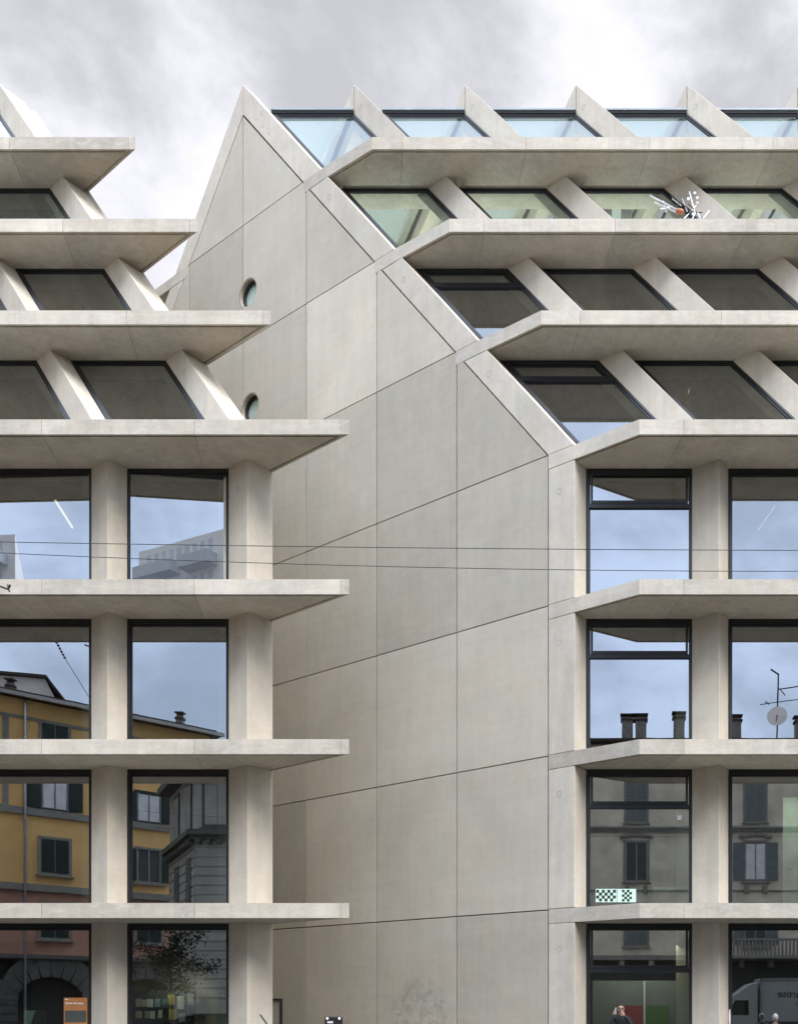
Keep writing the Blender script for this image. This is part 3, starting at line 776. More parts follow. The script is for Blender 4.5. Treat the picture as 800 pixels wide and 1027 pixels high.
def person(x, y, H, label, phone, hair, coat, glasses, raised=True, back=False):
    k = H / 1.75
    e = empty('person', (x, y, 0.12), label, 'person')
    z = lambda v: .12 + v * k
    def P(a, b_, c): return (x + a * k, y + b_ * k, z(c))
    J = [(P(0, 0, .95), (.16 * k, .11 * k)), (P(0, 0, 1.15), (.145 * k, .10 * k)), (P(0, 0, 1.36), (.17 * k, .115 * k)), (P(0, 0, 1.47), (.09 * k, .075 * k)), (P(0, -.01, 1.55), .055 * k)]
    E = [(0, 1), (1, 2), (2, 3), (3, 4)]
    for s in (-1, 1):
        b0 = len(J); J += [(P(s * .1, 0, .88), .092 * k), (P(s * .11, -.01, .5), .062 * k), (P(s * .115, .02, .1), .042 * k), (P(s * .12, -.12, .035), (.045 * k, .03 * k))]
        E += [(0, b0), (b0, b0 + 1), (b0 + 1, b0 + 2), (b0 + 2, b0 + 3)]
        b0 = len(J)
        if raised:
            hx = -.135 if s < 0 else .07
            hy = -.04 if s < 0 else -.14
            hz = 1.585 if s < 0 else 1.545
            J += [(P(s * .2, 0, 1.42), .062 * k), (P(s * .27, -.1, 1.2), .048 * k), (P(hx * 1.25, hy - .1, 1.47), .032 * k)]
        else:
            J += [(P(s * .2, 0, 1.42), .06 * k), (P(s * .25, .02, 1.14), .045 * k), (P(s * .26, -.06, .88), .03 * k)]
        E += [(2, b0), (b0, b0 + 1), (b0 + 1, b0 + 2)]
    body = skinmesh('body', [coat, M['skin'], M['trouser'], M['black']], J, E, e)
    zb = body.matrix_basis
    for p in body.data.polygons:
        c = p.center + Vector((0, 0, .12)); zc = (c.z - .12) / k
        lx_, ly_ = c.x / k, c.y / k
        p.material_index = 0 if zc > .82 else (2 if zc > .1 else 3)
        if zc > 1.515 and abs(lx_) < .08: p.material_index = 1
    # head
    hc = P(0, -.02, 1.65)
    def headf(v):
        t = v.z / (.118 * k)
        s_ = 1 - .22 * max(0, -t) ** 1.5
        return Vector((v.x * s_, v.y * (1 - .1 * max(0, -t)), v.z))
    m = MB(); ellipsoid(m, hc, .075 * k, .095 * k, .118 * k, 24, 16, f=headf)
    m.tube([P(0, -.108, 1.67), P(0, -.13, 1.64), P(0, -.108, 1.63)], [.008, .014, .01], 8)      # nose
    for s in (-1, 1): ellipsoid(m, P(s * .077, -.015, 1.65), .01 * k, .02 * k, .03 * k, 10, 8)
    m.build('head', M['skin'], e, smooth=True)
    m = MB(); ellipsoid(m, P(0, .0 if not back else -.02, 1.675), .083 * k, (.108 if not back else .118) * k, .108 * k, 24, 14, f=lambda v: Vector((v.x, v.y if (back or v.z > .03 * k) else max(v.y, -.035 * k), max(v.z, (-.09 if back else -.05) * k)))); m.build('hair', hair, e, smooth=True)
    m = MB(); ellipsoid(m, P(0, -.103, 1.603), .022 * k, .008, .006, 10, 6); m.build('mouth', M['redsign'] if False else plain('lip', (.22, .09, .08), .6), e, smooth=True)
    if glasses:
        m = MB()
        for s in (-1, 1): ellipsoid(m, P(s * .034, -.105, 1.662), .028 * k, .01, .019 * k, 12, 8)
        m.tube([P(-.075, -.03, 1.668), P(-.062, -.092, 1.668), P(.062, -.092, 1.668), P(.075, -.03, 1.668)], .004, 6); m.build('sunglasses', M['black'], e)
    else:
        m = MB()
        for s in (-1, 1): ellipsoid(m, P(s * .032, -.105, 1.66), .012 * k, .006, .008 * k, 10, 6)
        m.build('eye', M['black'], e)
    # hands
    for s in (-1, 1):
        if raised:
            w0 = Vector(P(-.17, -.14, 1.49)) if s < 0 else Vector(P(.088, -.24, 1.48))
            up = Vector((.08, .25, 1)).normalized() if s < 0 else Vector((-.45, .35, .8)).normalized()
            side = Vector((.15, -1, .2)).normalized() if s < 0 else Vector((-.6, -.2, -.4)).normalized()
        else:
            w0 = Vector(P(s * .26, -.065, .865)); up = Vector((0, -.1, -1)).normalized(); side = Vector((0, -1, .1)).normalized()
        Jh = [(w0, .027 * k), (w0 + up * .05 * k, (.04 * k, .018 * k)), (w0 + up * .085 * k, (.042 * k, .016 * k))]; Eh = [(0, 1), (1, 2)]
        hb = skinmesh('hand', [M['skin']], Jh, Eh, e)
        m = MB(); curl = up.cross(side) * (1 if s < 0 else -1)
        for i, ln in enumerate((.07, .08, .075, .058)):
            o_ = w0 + up * .085 * k + side * ((i - 1.5) * .021 * k)
            m.tube([o_ - up * .01, o_ + up * ln * .45 * k, o_ + up * ln * .8 * k + curl * .015 * k, o_ + up * ln * .95 * k + curl * .035 * k], [.0095 * k, .009 * k, .008 * k, .006 * k], 7)
        o_ = w0 + up * .03 * k + side * .033 * k
        m.tube([o_, o_ + side * .03 * k + up * .02 * k, o_ + side * .035 * k + up * .055 * k + curl * .01], [.012 * k, .01 * k, .008 * k], 7)
        m.build('fingers', M['skin'], hb, smooth=True)
    if phone:
        m = MB(); c = Vector(P(-.125, -.08, 1.6)); m.box(c, (.012, .075, .15)); o = m.build('phone', M['white'], None, bevel=.004)
        tag(o, 'pale phone held at the ear by the person in the black jacket', 'phone')
    return e
person((622 - 622) / F * 21.35 + .01, 21.3, 1.62, 'dark haired person in black jacket and sunglasses with a phone at the ear', True, M['hair'], M['jacket'], True)
person((775 - 622) / F * 21.3, 21.0, 1.40, 'grey haired short person in a dark coat at the right below the lettered truck reflection', False, M['greyhair'], M['coat'], False, raised=False, back=True)
# no-parking sign edge-on against the ground floor column
e = empty('parking_sign', ((731.5 - 622) / F * 21.0, 21.0, .12), 'round blue and red sign seen nearly edge on beside the ground floor column', 'sign')
sx = e.location.x
m = MB(); m.tube([(sx, 21.03, .12), (sx, 21.03, 1.6)], .02, 8); m.build('pole', M['metal'], e)
sn = Vector((math.sin(R(78)), -math.cos(R(78)), 0)) * -1
m = MB(); m.disc(Vector((sx, 21.0, 1.42)), sn, .2, .01, 28, .15); m.build('rim', M['redsign'], e)
m = MB(); m.disc(Vector((sx, 21.0, 1.42)), sn, .15, .008, 28); m.build('face', M['blue'], e)
m = MB(); m.disc(Vector((sx, 21.0, 1.42)) - sn * .006, sn, .215, .005, 28); m.build('back_plate', M['white'], e)
# ------------------------------------------------------------------ opposite side of the street (seen mirrored)
def house_body(mb, o, e_, n, L_, dep, z0, z1, mat=0): mb.obox(o, e_, n, 0, L_, -dep, 0, z0, z1, .5, mat)
def window_old(parent, o, e_, n, uc, z0, z1, w_, shut=None, surround=M['stone'], pane=None, open_=False, half=False, curtain=False, sill=True):
    m = MB(); t = .12
    for a, b_, c, d2 in ((uc - w_ / 2 - t, uc - w_ / 2, z0 - t, z1 + t), (uc + w_ / 2, uc + w_ / 2 + t, z0 - t, z1 + t)): m.obox(o, e_, n, a, b_, .003, .06, c, d2)
    m.obox(o, e_, n, uc - w_ / 2, uc + w_ / 2, .003, .06, z1, z1 + t)
    if sill: m.obox(o, e_, n, uc - w_ / 2 - .2, uc + w_ / 2 + .2, .0, .14, z0 - t - .06, z0 - t)
    m.obox(o, e_, n, uc - w_ / 2, uc + w_ / 2, .003, .06, z0 - t, z0)
    wo = m.build('window', surround, parent)
    m = MB(); m.obox(o, e_, n, uc - w_ / 2, uc + w_ / 2, .002, .02, z0, z1); m.build('pane', pane or M['innerdark'], wo)
    m = MB()
    for a in (uc - w_ / 2, uc - .035, uc + w_ / 2 - .07): m.obox(o, e_, n, a, a + .07, .02, .045, z0, z1)
    if curtain:
        m2 = MB(); m2.obox(o, e_, n, uc - w_ / 2 + .08, uc + w_ / 2 - .08, .02, .03, z0 + .05, z1 - .05); m2.build('curtain', M['curtain'], wo)
    m.build('sash', M['wood'], wo)
    if shut:
        for s in (-1, 1):
            m = MB()
            if open_: a, b_ = (uc + s * (w_ / 2 + .03), uc + s * (w_ / 2 + .03 + w_ * .5))
            else: a, b_ = (uc + s * .02, uc + s * w_ / 2)
            a, b_ = min(a, b_), max(a, b_)
            d0 = .065 if open_ else .048
            m.obox(o, e_, n, a, b_, d0, d0 + .02, z0, z1)
            nn = 12
            for i in range(nn):
                zz = z0 + (z1 - z0) * (i + .5) / nn
                m.obox(o, e_, n, a + .05, b_ - .05, d0 + .02, d0 + .035, zz - .04, zz + .02)
            m.build('shutter', shut, wo)
    return wo
# --- ochre house, its street front running away at 45 degrees
h45 = math.sqrt(.5)
V0, X0_ = 39.8, -26.1
OE = (1.008 / 1.42, -1 / 1.42); ON = (1 / 1.42, 1.008 / 1.42)
OO = (X0_, 2 * YG - V0)
e = empty('ochre_house', (OO[0], OO[1], 0), 'ochre yellow house with pink lower floor and grey trim mirrored in the left windows', 'house')
m = MB(); U0, U1 = -13.0, 8.7
m.obox(OO, OE, ON, U0, U1, -9, 0, 6.75, 14.85, .5, 0); m.build('wall', M['ochre'], e)
m = MB(); m.obox(OO, OE, ON, U0, U1, -9, -.001, 3.9, 6.74); m.build('lower_wall', M['pink'], e)
m = MB()
m.obox(OO, OE, ON, U0, U1, 0, .12, 6.7, 7.0); m.obox(OO, OE, ON, U0, U1, .0, .1, 9.95, 10.25); m.obox(OO, OE, ON, U0, U1, .0, .05, 14.0, 14.14)
for uu in (-9.4, -5.6, .15, 3.9, 8.3): m.obox(OO, OE, ON, uu, uu + .22, .001, .045, 10.25, 13.99)
m.build('string_course', M['stone'], e)
m = MB(); m.obox(OO, OE, ON, U0 - .3, U1 + .5, -9.3, .55, 14.86, 15.0); m.obox(OO, OE, ON, U0 - .3, U1 + .5, -8, -.3, 15.0, 15.3); m.build('roof', M['roof'], e)
m = MB(); m.obox(OO, OE, ON, U0 - .3, U1 + .5, .55, .67, 14.8, 14.95); m.build('gutter', M['metal'], e)
for uc in (-9.4 - .0, -5.55, -1.75, 2.1, 5.95):
    window_old(e, OO, OE, ON, uc, 12.75, 14.0 - .0, 1.0, M['shutter'], sill=False)
    window_old(e, OO, OE, ON, uc, 9.95 + .35, 11.6, 1.05, M['shutter'], open_=True, curtain=True, surround=M['shutter'], sill=False)
    window_old(e, OO, OE, ON, uc, 7.55, 9.0, 1.05, M['shutter'] if uc < 5 else M['shutter'], open_=(uc > 5))
    window_old(e, OO, OE, ON, uc, 4.75, 6.2, 1.05, M['shutter'])
m = MB(); m.tube([(OO[0] + OE[0] * .95 + ON[0] * .12, OO[1] + OE[1] * .95 + ON[1] * .12, z) for z in (.3, 14.8)], .055, 8); m.build('downpipe', M['metal'], e)
# rusticated ground floor with arches
m = MB(); zt = 3.9
arc = [-6.0, -1.9, 1.95, 5.8]
AW = 1.25
edges_ = [U0]
for a in arc: edges_ += [a - AW, a + AW]
edges_.append(U1)
for i in range(0, len(edges_), 2):
    for kz in range(8): m.obox(OO, OE, ON, edges_[i] + .0, edges_[i + 1], -.5, .05, kz * .36 + .01, (kz + 1) * .36 - .02)
for a in arc:
    for q in range(10):
        t0, t1 = math.pi * q / 10, math.pi * (q + 1) / 10
        def AP(t, rr): return (a - math.cos(t) * rr, 2.0 + math.sin(t) * rr * .82)
        for (r0_, r1_) in ((AW, 1.95),):
            pts = [AP(t0 + .02, r0_), AP(t1 - .02, r0_), (a - math.cos(t1) * 1.95, min(zt - .05, 2.0 + math.sin(t1) * 2.2)), (a - math.cos(t0) * 1.95, min(zt - .05, 2.0 + math.sin(t0) * 2.2))]
            def W3(u, z, d): return (OO[0] + OE[0] * u + ON[0] * d, OO[1] + OE[1] * u + ON[1] * d, z)
            m.loft([W3(u, z, -.45) for u, z in pts], [W3(u, z, .06) for u, z in pts])
m.obox(OO, OE, ON, U0, U1, -.5, .02, 3.75, 3.89); m.obox(OO, OE, ON, U0, U1, 0, .14, 3.8, 3.98)
m.build('rusticated_base', M['darkstone'], e)
m = MB(); m.obox(OO, OE, ON, U0, U1, -8, -.5, 0.1, 3.88); m.build('shop_recess', M['innerdark'], e)
m = MB(); m.obox(OO, OE, ON, -3.6, -.6, .1, .5, 2.35, 2.75); aw = m.build('shop_sign', M['shutter'], e)
c_ = Vector((OO[0] + OE[0] * -1.0 + ON[0] * .51, OO[1] + OE[1] * -1.0 + ON[1] * .51, 2.45))
text('lettering', 'deter.p', .26, c_, (R(90), 0, math.atan2(-OE[1], -OE[0])), M['whiteink'], aw)
# dormer and chimneys on the ochre roof
def obj_on(o, e_, n, u, d): return (o[0] + e_[0] * u + n[0] * d, o[1] + e_[1] * u + n[1] * d)
m = MB(); u0_, u1_, um = -.3, 4.4, 2.9
u0_, u1_, um = .3, 3.1, 2.25
prof = [(u0_, 15.0), (u1_, 15.0), (um, 16.6), (u0_, 16.3)]
def PU(u, z, d): return (OO[0] + OE[0] * u + ON[0] * d, OO[1] + OE[1] * u + ON[1] * d, z)
m.loft([PU(u, z, -2.2) for u, z in prof], [PU(u, z, -6) for u, z in prof]); dm = m.build('dormer', M['white'], e)
m = MB()
for (a, b_) in (((u0_ - .3, 16.28), (um, 16.62)), ((um, 16.62), (u1_ + .5, 14.95))):
    m.loft([PU(a[0], a[1], -2.0), PU(b_[0], b_[1], -2.0), PU(b_[0], b_[1] + .12, -2.0), PU(a[0], a[1] + .12, -2.0)], [PU(a[0], a[1], -6.1), PU(b_[0], b_[1], -6.1), PU(b_[0], b_[1] + .12, -6.1), PU(a[0], a[1] + .12, -6.1)])
m.build('dormer_roof', M['roof'], dm)
def chimney(parent, c, w_, h_, dn_=0):
    m = MB(); m.box((c[0], c[1], c[2] + h_ / 2), (w_, w_ * .8, h_)); ch = m.build('chimney', M['chim'], parent)
    m = MB(); m.box((c[0], c[1], c[2] + h_ - .12), (w_ * 1.25, w_, .1)); m.box((c[0], c[1], c[2] + h_ + .07), (w_ * .8, w_ * .6, .12)); m.box((c[0], c[1], c[2] + h_ + .17), (w_ * 1.3, w_ * 1.05, .07)); m.build('cap', M['roof'], ch)
for (x, y, V) in ((3, 683, 42), (10.5, 684, 42), (181, 717, 47)):
    q = MV(x, y, V); chimney(e, (q.x, q.y, q.z - 1.0), .32, .9)
# --- grey corner house
CV = 36.5; kq = CV / 43.6
def zq(z): return EYE + (z - EYE) * kq
c0 = MV(197, 1012, CV); CO = (c0.x, c0.y)
e = empty('corner_house', (CO[0], CO[1], 0), 'dark grey rusticated corner house mirrored at the right of the corner bay', 'house')
zt = EYE + (1012 - 772) / F * CV
LE = Vector((-.68, -1)).normalized(); LN = Vector((-1, .68)).normalized()
for (nm, e_, n, L_) in (('street_front', (1, 0), (0, 1), 4.2), ('side_front', (LE.x, LE.y), (LN.x, LN.y), 6.0)):
    m = MB()
    m.obox(CO, e_, n, 0, L_, -.6, 0, .1, zt)
    fo = m.build(nm, M['greystucco'], e)
    m = MB()
    for kz in range(5, 22):
        if nm == 'street_front' or kz % 1 == 0:
            m.obox(CO, e_, n, .04, L_, .001, .035, zq(kz * .43 + .04), zq(kz * .43 + .40))
    m.build('rusticated_band', M['greystucco'], fo)
    m = MB(); m.obox(CO, e_, n, -.1, L_, .0, .35, zq(9.6), zq(9.85)); m.obox(CO, e_, n, -.05, L_, .0, .2, zq(9.4), zq(9.59))
    for kk in range(int(L_ / .4)): m.obox(CO, e_, n, kk * .4 + .1, kk * .4 + .25, .0, .3, zq(9.2), zq(9.39))
    m.obox(CO, e_, n, -.1, L_, .0, .5, zt, zt + .3); m.build('cornice', M['darkstone'], fo)
    for uc in ((.85, 2.8) if nm == 'street_front' else (1.3, 4.0)):
        window_old(fo, CO, e_, n, uc, zq(10.1), zt - .4, .95, M['greystucco'], surround=M['darkstone'])
        if nm != 'street_front': window_old(fo, CO, e_, n, uc, zq(6.3), zq(8.6), .85, M['shutter2'], surround=M['darkstone'])
m = MB(); zz = zt + .3
m.prism([(CO[0], CO[1]), (CO[0] + 4.2, CO[1]), (CO[0] + 4.2, CO[1] - 5), (CO[0] + LE.x * 6, CO[1] + LE.y * 6)], zt + .01, zt + .29)
m.build('roof', M['roof'], e)
# --- beige stucco apartment house opposite the right building
AV = 52.0; AY = 2 * YG - AV
AO = (-9.0, AY)
e = empty('stucco_house', (AO[0], AO[1], 0), 'beige grey stucco apartment house with shuttered windows mirrored in the right windows', 'house')
ez = EYE + (1012 - 747) / F * AV
m = MB(); m.obox(AO, (1, 0), (0, 1), 0, 46, -10, 0, 4.3, ez); m.build('wall', M['stucco'], e)
m = MB(); m.obox(AO, (1, 0), (0, 1), 0, 46, -10, -.25, .1, 4.25); m.build('shop_front', M['innerdark'], e)
m = MB()
m.obox(AO, (1, 0), (0, 1), 0, 46, 0, .5, 4.3, 4.55); m.obox(AO, (1, 0), (0, 1), 0, 46, 0, .12, 11.35, 11.5); m.obox(AO, (1, 0), (0, 1), 0, 46, 0, .2, 11.5, 11.62)
m.obox(AO, (1, 0), (0, 1), 0, 46, 0, .25, ez - 1.0, ez - .85); m.obox(AO, (1, 0), (0, 1), 0, 46, 0, .08, 8.1, 8.16)
m.build('string_course', M['stone'], e)
m = MB(); m.obox(AO, (1, 0), (0, 1), -.3, 46.3, -.0, .7, ez + .01, ez + .16)
rp = [(.7, ez + .16), (-4.5, ez + .75), (-10.2, ez + .16)]
m.loft([(AO[0] - .3, AO[1] + a, z) for a, z in rp], [(AO[0] + 46.3, AO[1] + a, z) for a, z in rp]); m.build('roof', M['roof'], e)
for i, xc in enumerate((.875 - 6.55, .875, 7.4, 13.95, 20.5, 27.0)):
    uc = xc - AO[0]
    op = (i % 2 == 0)
    window_old(e, AO, (1, 0), (0, 1), uc, 11.95, 14.2, 1.1, M['shutter2'])
    w2 = window_old(e, AO, (1, 0), (0, 1), uc, 8.7, 10.75, 1.2, M['shutter2'] if op else None, open_=op, pane=M['innerdark'], curtain=op)
    window_old(e, AO, (1, 0), (0, 1), uc, 5.15, 7.35, 1.2, M['shutter2'], open_=op)
    m = MB()       # plaster crown above the window
    for kk in range(9):
        a = -0.8 + kk * .2; m.obox(AO, (1, 0), (0, 1), uc + a - .11, uc + a + .11, 0, .16 + .04 * (kk % 2), 10.95 + .16 * math.cos(a * 1.6), 11.1 + .16 * math.cos(a * 1.6))
    for s in (-1, 1):
        m.obox(AO, (1, 0), (0, 1), uc + s * .5 - .12, uc + s * .5 + .12, 0, .2, 8.0, 8.4)
        m.obox(AO, (1, 0), (0, 1), uc + s * .8 - .14, uc + s * .8 + .14, 0, .45, 3.9, 4.3)
    m.build('plaster_ornament', M['stone'], w2)
m = MB(); u0_, u1_ = 12.6, 20.5
m.obox(AO, (1, 0), (0, 1), u0_, u1_, 0.51, 1.3, 4.35, 4.5); m.obox(AO, (1, 0), (0, 1), u0_, u1_, 1.16, 1.3, 5.3, 5.42)
for kk in range(40): m.obox(AO, (1, 0), (0, 1), u0_ + kk * .2 + .03, u0_ + kk * .2 + .13, 1.18, 1.28, 4.5, 5.3)
m.build('balcony', M['stone'], e)
for (x, y, V) in ((629, 721, 54), (642.5, 721, 54), (680.5, 719, 54), (737, 722, 54), (802, 723, 54), (560, 721, 54)):
    q = MV(x, y, V); chimney(e, (q.x, q.y, ez + .1), .62, q.z - ez - .1)
q = MV(778.5, 745, 54.5); m = MB()
e2 = empty('roof_aerial', (q.x, q.y, ez + .2), 'mast with rod aerials and a white satellite dish mirrored in the far right window', 'aerial')
m.tube([(q.x, q.y, ez + .2), (q.x + .1, q.y, MV(779, 677, 54.5).z)], .045, 8); m.build('mast', M['black'], e2)
m = MB(); V = 54.5
m.tube([MV(772.5, 671.5, V), MV(781, 677, V)], .05, 6); m.tube([MV(780, 692, V), MV(806, 688, V)], .035, 6); m.tube([MV(762, 707, V), MV(806, 701, V)], .025, 6)
m.tube([MV(782, 692, V), MV(787, 698, V)], .03, 6); m.tube([MV(767, 704, V), MV(771, 707, V)], .03, 6); m.build('aerial_rod', M['black'], e2)
m = MB(); dc = MV(779, 718.5, V - .3); m.disc(dc, (-.3, 1, .25), .58, .03, 28); ds = m.build('dish', M['white'], e2)
m = MB(); m.tube([dc, dc + Vector((-.1, .5, -.1)), dc + Vector((-.15, .5, -.5))], .025, 6); m.build('feed_arm', M['redsign'], ds)
for (ux, wd, hh, nm_, mt_) in ((38, 24, 17.5, 'cream rendered house right of the stucco house, out of the mirrored view', 'stucco'), (-75, 32, 16.0, 'pale pink rendered house beyond the ochre house, out of the mirrored view', 'pink')):
    e = empty('side_house', (ux, AY, 0), nm_, 'house'); m = MB(); m.obox((ux, AY), (1, 0), (0, 1), 0, wd, -10, 0, 0, hh); m.build('wall', M[mt_], e)
    m = MB(); m.obox((ux, AY), (1, 0), (0, 1), -.3, wd + .3, -10.3, .6, hh + .01, hh + .3); m.build('roof', M['roof'], e)
    for fl in range(5):
        for q in range(int(wd / 4)):
            window_old(e, (ux, AY), (1, 0), (0, 1), 2 + q * 4, 1.2 + fl * 3.2, 3.1 + fl * 3.2, 1.1, M['shutter2'])
# --- distant apartment towers
def tower(x, ytop, V, dl_, dr_, Ll, Lr, label):
    c = MV(x, ytop, V); H = c.z
    e = empty('apartment_tower', (c.x, c.y, 0), label, 'tower', 'apartment towers in the distance')
    m = MB(); P0 = Vector((c.x, c.y)); PL = P0 + Vector((dl_[0], -dl_[1])).normalized() * Ll; PR = P0 + Vector((dr_[0], -dr_[1])).normalized() * Lr
    m.prism([tuple(P0), tuple(PL), tuple(PL + PR - P0), tuple(PR)], 0, H, .5, 0); m.build('wall', M['tower'], e)
    eL = (PL - P0).normalized(); nL = Vector((-eL.y, eL.x)); 
    if nL.y < 0: nL = -nL
    m = MB(); mw = MB()
    nf = int(H / 3)
    for f_ in range(nf):
        zz = H - 1.2 - f_ * 3.0
        if zz < 3: break
        m.obox(tuple(P0), eL, nL, .8, Ll * .42, 0.01, 1.2, zz - 2.0, zz - .9); m.obox(tuple(P0), eL, nL, Ll * .5, Ll * .95, 0.01, 1.2, zz - 2.0, zz - .9)
        for kk in range(9):
            a = 1.4 + kk * (Ll - 2) / 9
            mw.obox(tuple(P0), eL, nL, a, a + (Ll / 22), 0.01, .05, zz - .8, zz + .6)
    m.build('balcony', M['towergrey'], e); mw.build('window', M['towergrey'], e)
    eR = (PR - P0).normalized(); nR = Vector((-eR.y, eR.x))
    if nR.x < 0: nR = -nR
tower(321, 545, 90, (-1.68, 1), (.5, 1), 11, 12, 'pale apartment tower with balconies mirrored in the third floor corner window')
tower(-31, 525, 95, (-1.9, .12), (-.6, 1), 14, 14, 'plain pale tower block mirrored in the third floor window at far left')
# ------------------------------------------------------------------ truck behind the camera
def rbox(mb, c, d, mat=0): mb.box(c, d, .5, mat)
TY = -2.8
e = empty('box_truck', (7.5, TY, 0.0), 'white box truck with black lettering on its side mirrored at the lower right', 'truck')
tz = EYE + (1012 - 981.5) / F * (2 * YG - TY - 1.1)
xb0 = (762 - 622) / F * (2 * YG - TY - 1.1)
m = MB(); m.box((xb0 + 2.6, TY, (tz + 1.0) / 2), (5.2, 2.2, tz - 1.0)); m.build('cargo_box', M['truck'], e, bevel=.04)
m = MB(); m.box((xb0 + 2.6, TY + 1.12, tz - .04), (5.24, .05, .09)); m.box((xb0 + .05, TY + 1.12, (tz + 1) / 2), (.1, .05, tz - 1)); m.build('edge_trim', M['metal'], e)
prof = [(xb0 - .08, .45), (xb0 - .08, 2.95), (xb0 - .5, 2.85), (xb0 - 1.3, 2.25), (xb0 - 1.75, 1.35), (xb0 - 1.85, .45)]
m = MB(); m.loft([(a, TY - 1.0, z) for a, z in prof], [(a, TY + 1.0, z) for a, z in prof]); cab = m.build('cab', M['truck'], e, bevel=.06)
m = MB(); pw = [(xb0 - .55, 1.35), (xb0 - .55, 2.05), (xb0 - 1.2, 2.05), (xb0 - 1.55, 1.35)]
m.loft([(a, TY + 1.003, z) for a, z in pw], [(a, TY + 1.012, z) for a, z in pw]); m.build('side_window', M['carglass'], cab)
m = MB(); m.box((xb0 + 2, TY, .75), (5.8, 1.2, .2)); m.build('chassis', M['black'], e)
for wx in (xb0 - 1.0, xb0 + 3.6):
    for s in (-1, 1):
        m = MB(); m.disc((wx, TY + s * .85 - .12, .42), (0, 1, 0), .42, .24, 28); wh = m.build('wheel', M['black'], e)
        m = MB(); m.disc((wx, TY + s * .85 + (.12 if s > 0 else -.14), .42), (0, 1, 0), .22, .02, 20); m.build('rim', M['metal'], wh)
text('lettering', 'artise', .50, (xb0 + 1.95, TY + 1.11, EYE + .55), (R(90), 0, R(180)), M['ink'], e, .004, 'LEFT')
text('lettering', 'nooni', .26, (xb0 + 2.3, TY + 1.11, EYE + .18), (R(90), 0, R(180)), M['ink'], e, .004, 'LEFT')
# ------------------------------------------------------------------ parked cars (long side along the street)
def car(x, y, paint, label, antenna):
    e = empty('parked_car', (x, y, .0), label, 'car', 'cars parked along the street')
    low = [(-2.05, .35), (-2.1, .6), (-2.0, .82), (-1.25, .95), (1.85, .98), (2.05, .85), (2.08, .45), (2.0, .3)]
    m = MB(); m.loft([(x + a, y - .84, z) for a, z in low], [(x + a, y + .84, z) for a, z in low]); m.build('body', paint, e, bevel=.07)
    gh0 = [(-1.25, .94), (1.9, .96)]; n_ = 16
    up = [(-1.3, .93), (-.55, 1.38), (-.1, 1.45), (.9, 1.46), (1.55, 1.36), (1.95, .95)]
    m = MB()
    A = [(x + a, y - (.8 if z < 1 else .62), z) for a, z in up]; B = [(x + a, y + (.8 if z < 1 else .62), z) for a, z in up]
    m.loft(A, B); cb = m.build('greenhouse', M['carglass'], e, bevel=.03)
    m = MB(); rp_ = [(-.6, 1.37), (-.1, 1.47), (.9, 1.48), (1.55, 1.38), (1.5, 1.36), (.9, 1.44), (-.1, 1.43), (-.5, 1.36)]
    m.loft([(x + a, y - .62, z) for a, z in rp_], [(x + a, y + .62, z) for a, z in rp_]); m.build('roof', paint, e, bevel=.012)
    for wx in (-1.3, 1.3):
        for s in (-1, 1):
            m = MB(); m.disc((x + wx, y + s * .78 - .1, .32), (0, 1, 0), .32, .2, 28); wh = m.build('wheel', M['black'], e)
            m = MB(); m.disc((x + wx, y + s * .78 + (.1 if s > 0 else -.115), .32), (0, 1, 0), .2, .015, 20); m.build('rim', M['metal'], wh)
    for s in (-1, 1):
        m = MB(); m.box((x - 2.06, y + s * .6, .68), (.1, .3, .14)); m.build('headlight', M['white'], e)
        m = MB(); m.box((x + 2.05, y + s * .66, .8), (.08, .2, .2)); m.build('tail_light', M['redsign'], e)
    if antenna:
        m = MB(); m.tube([antenna[0], antenna[1]], .008, 6); m.build('antenna', M['black'], e)
car(-15.3, 9.2, M['carpaint'], 'dark blue parked car whose roof line is mirrored in the corner bay', None)
pA = PV(260.8, 1018, 9.0)
car(-4.9, 9.0, M['carpaint2'], 'black parked car below the view with a thin antenna sticking up by the corner column', (Vector((pA.x + .11, 9.0, 1.44)), pA))
# ------------------------------------------------------------------ small street tree mirrored in the corner bay
q = MV(172, 1012, 33.5)
e = empty('street_tree', (q.x, q.y, 0), 'small dark leafy street tree mirrored in the ground floor corner bay', 'tree')
m = MB(); m.tube([(q.x, q.y, .1), (q.x + .05, q.y, 1.5), (q.x, q.y + .05, 3.0), (q.x, q.y, 4.0)], [.09, .07, .05, .02], 8)
rt = random.Random(5)
for i in range(9):
    a = rt.uniform(0, 6.28); z = rt.uniform(1.8, 3.4); m.tube([(q.x, q.y, z), (q.x + math.cos(a) * .7, q.y + math.sin(a) * .7, z + .6)], [.03, .01], 5)
m.build('trunk', M['bark'], e)
m = MB()
cl = [(rt.gauss(0, .5), rt.gauss(0, .5), 3.4 + rt.gauss(0, .6)) for _ in range(40)]
for c in cl:
    for i in range(60):
        p = Vector((q.x + c[0] + rt.gauss(0, .17), q.y + c[1] + rt.gauss(0, .17), c[2] + rt.gauss(0, .15)))
        a = Vector((rt.gauss(0, 1), rt.gauss(0, 1), rt.gauss(0, 1))).normalized(); b_ = a.orthogonal().normalized()
        m.add([p, p + a * .09 + b_ * .03, p + a * .15, p + a * .09 - b_ * .03], [(0, 1, 2, 3)])
m.build('crown', M['leaf'], e)
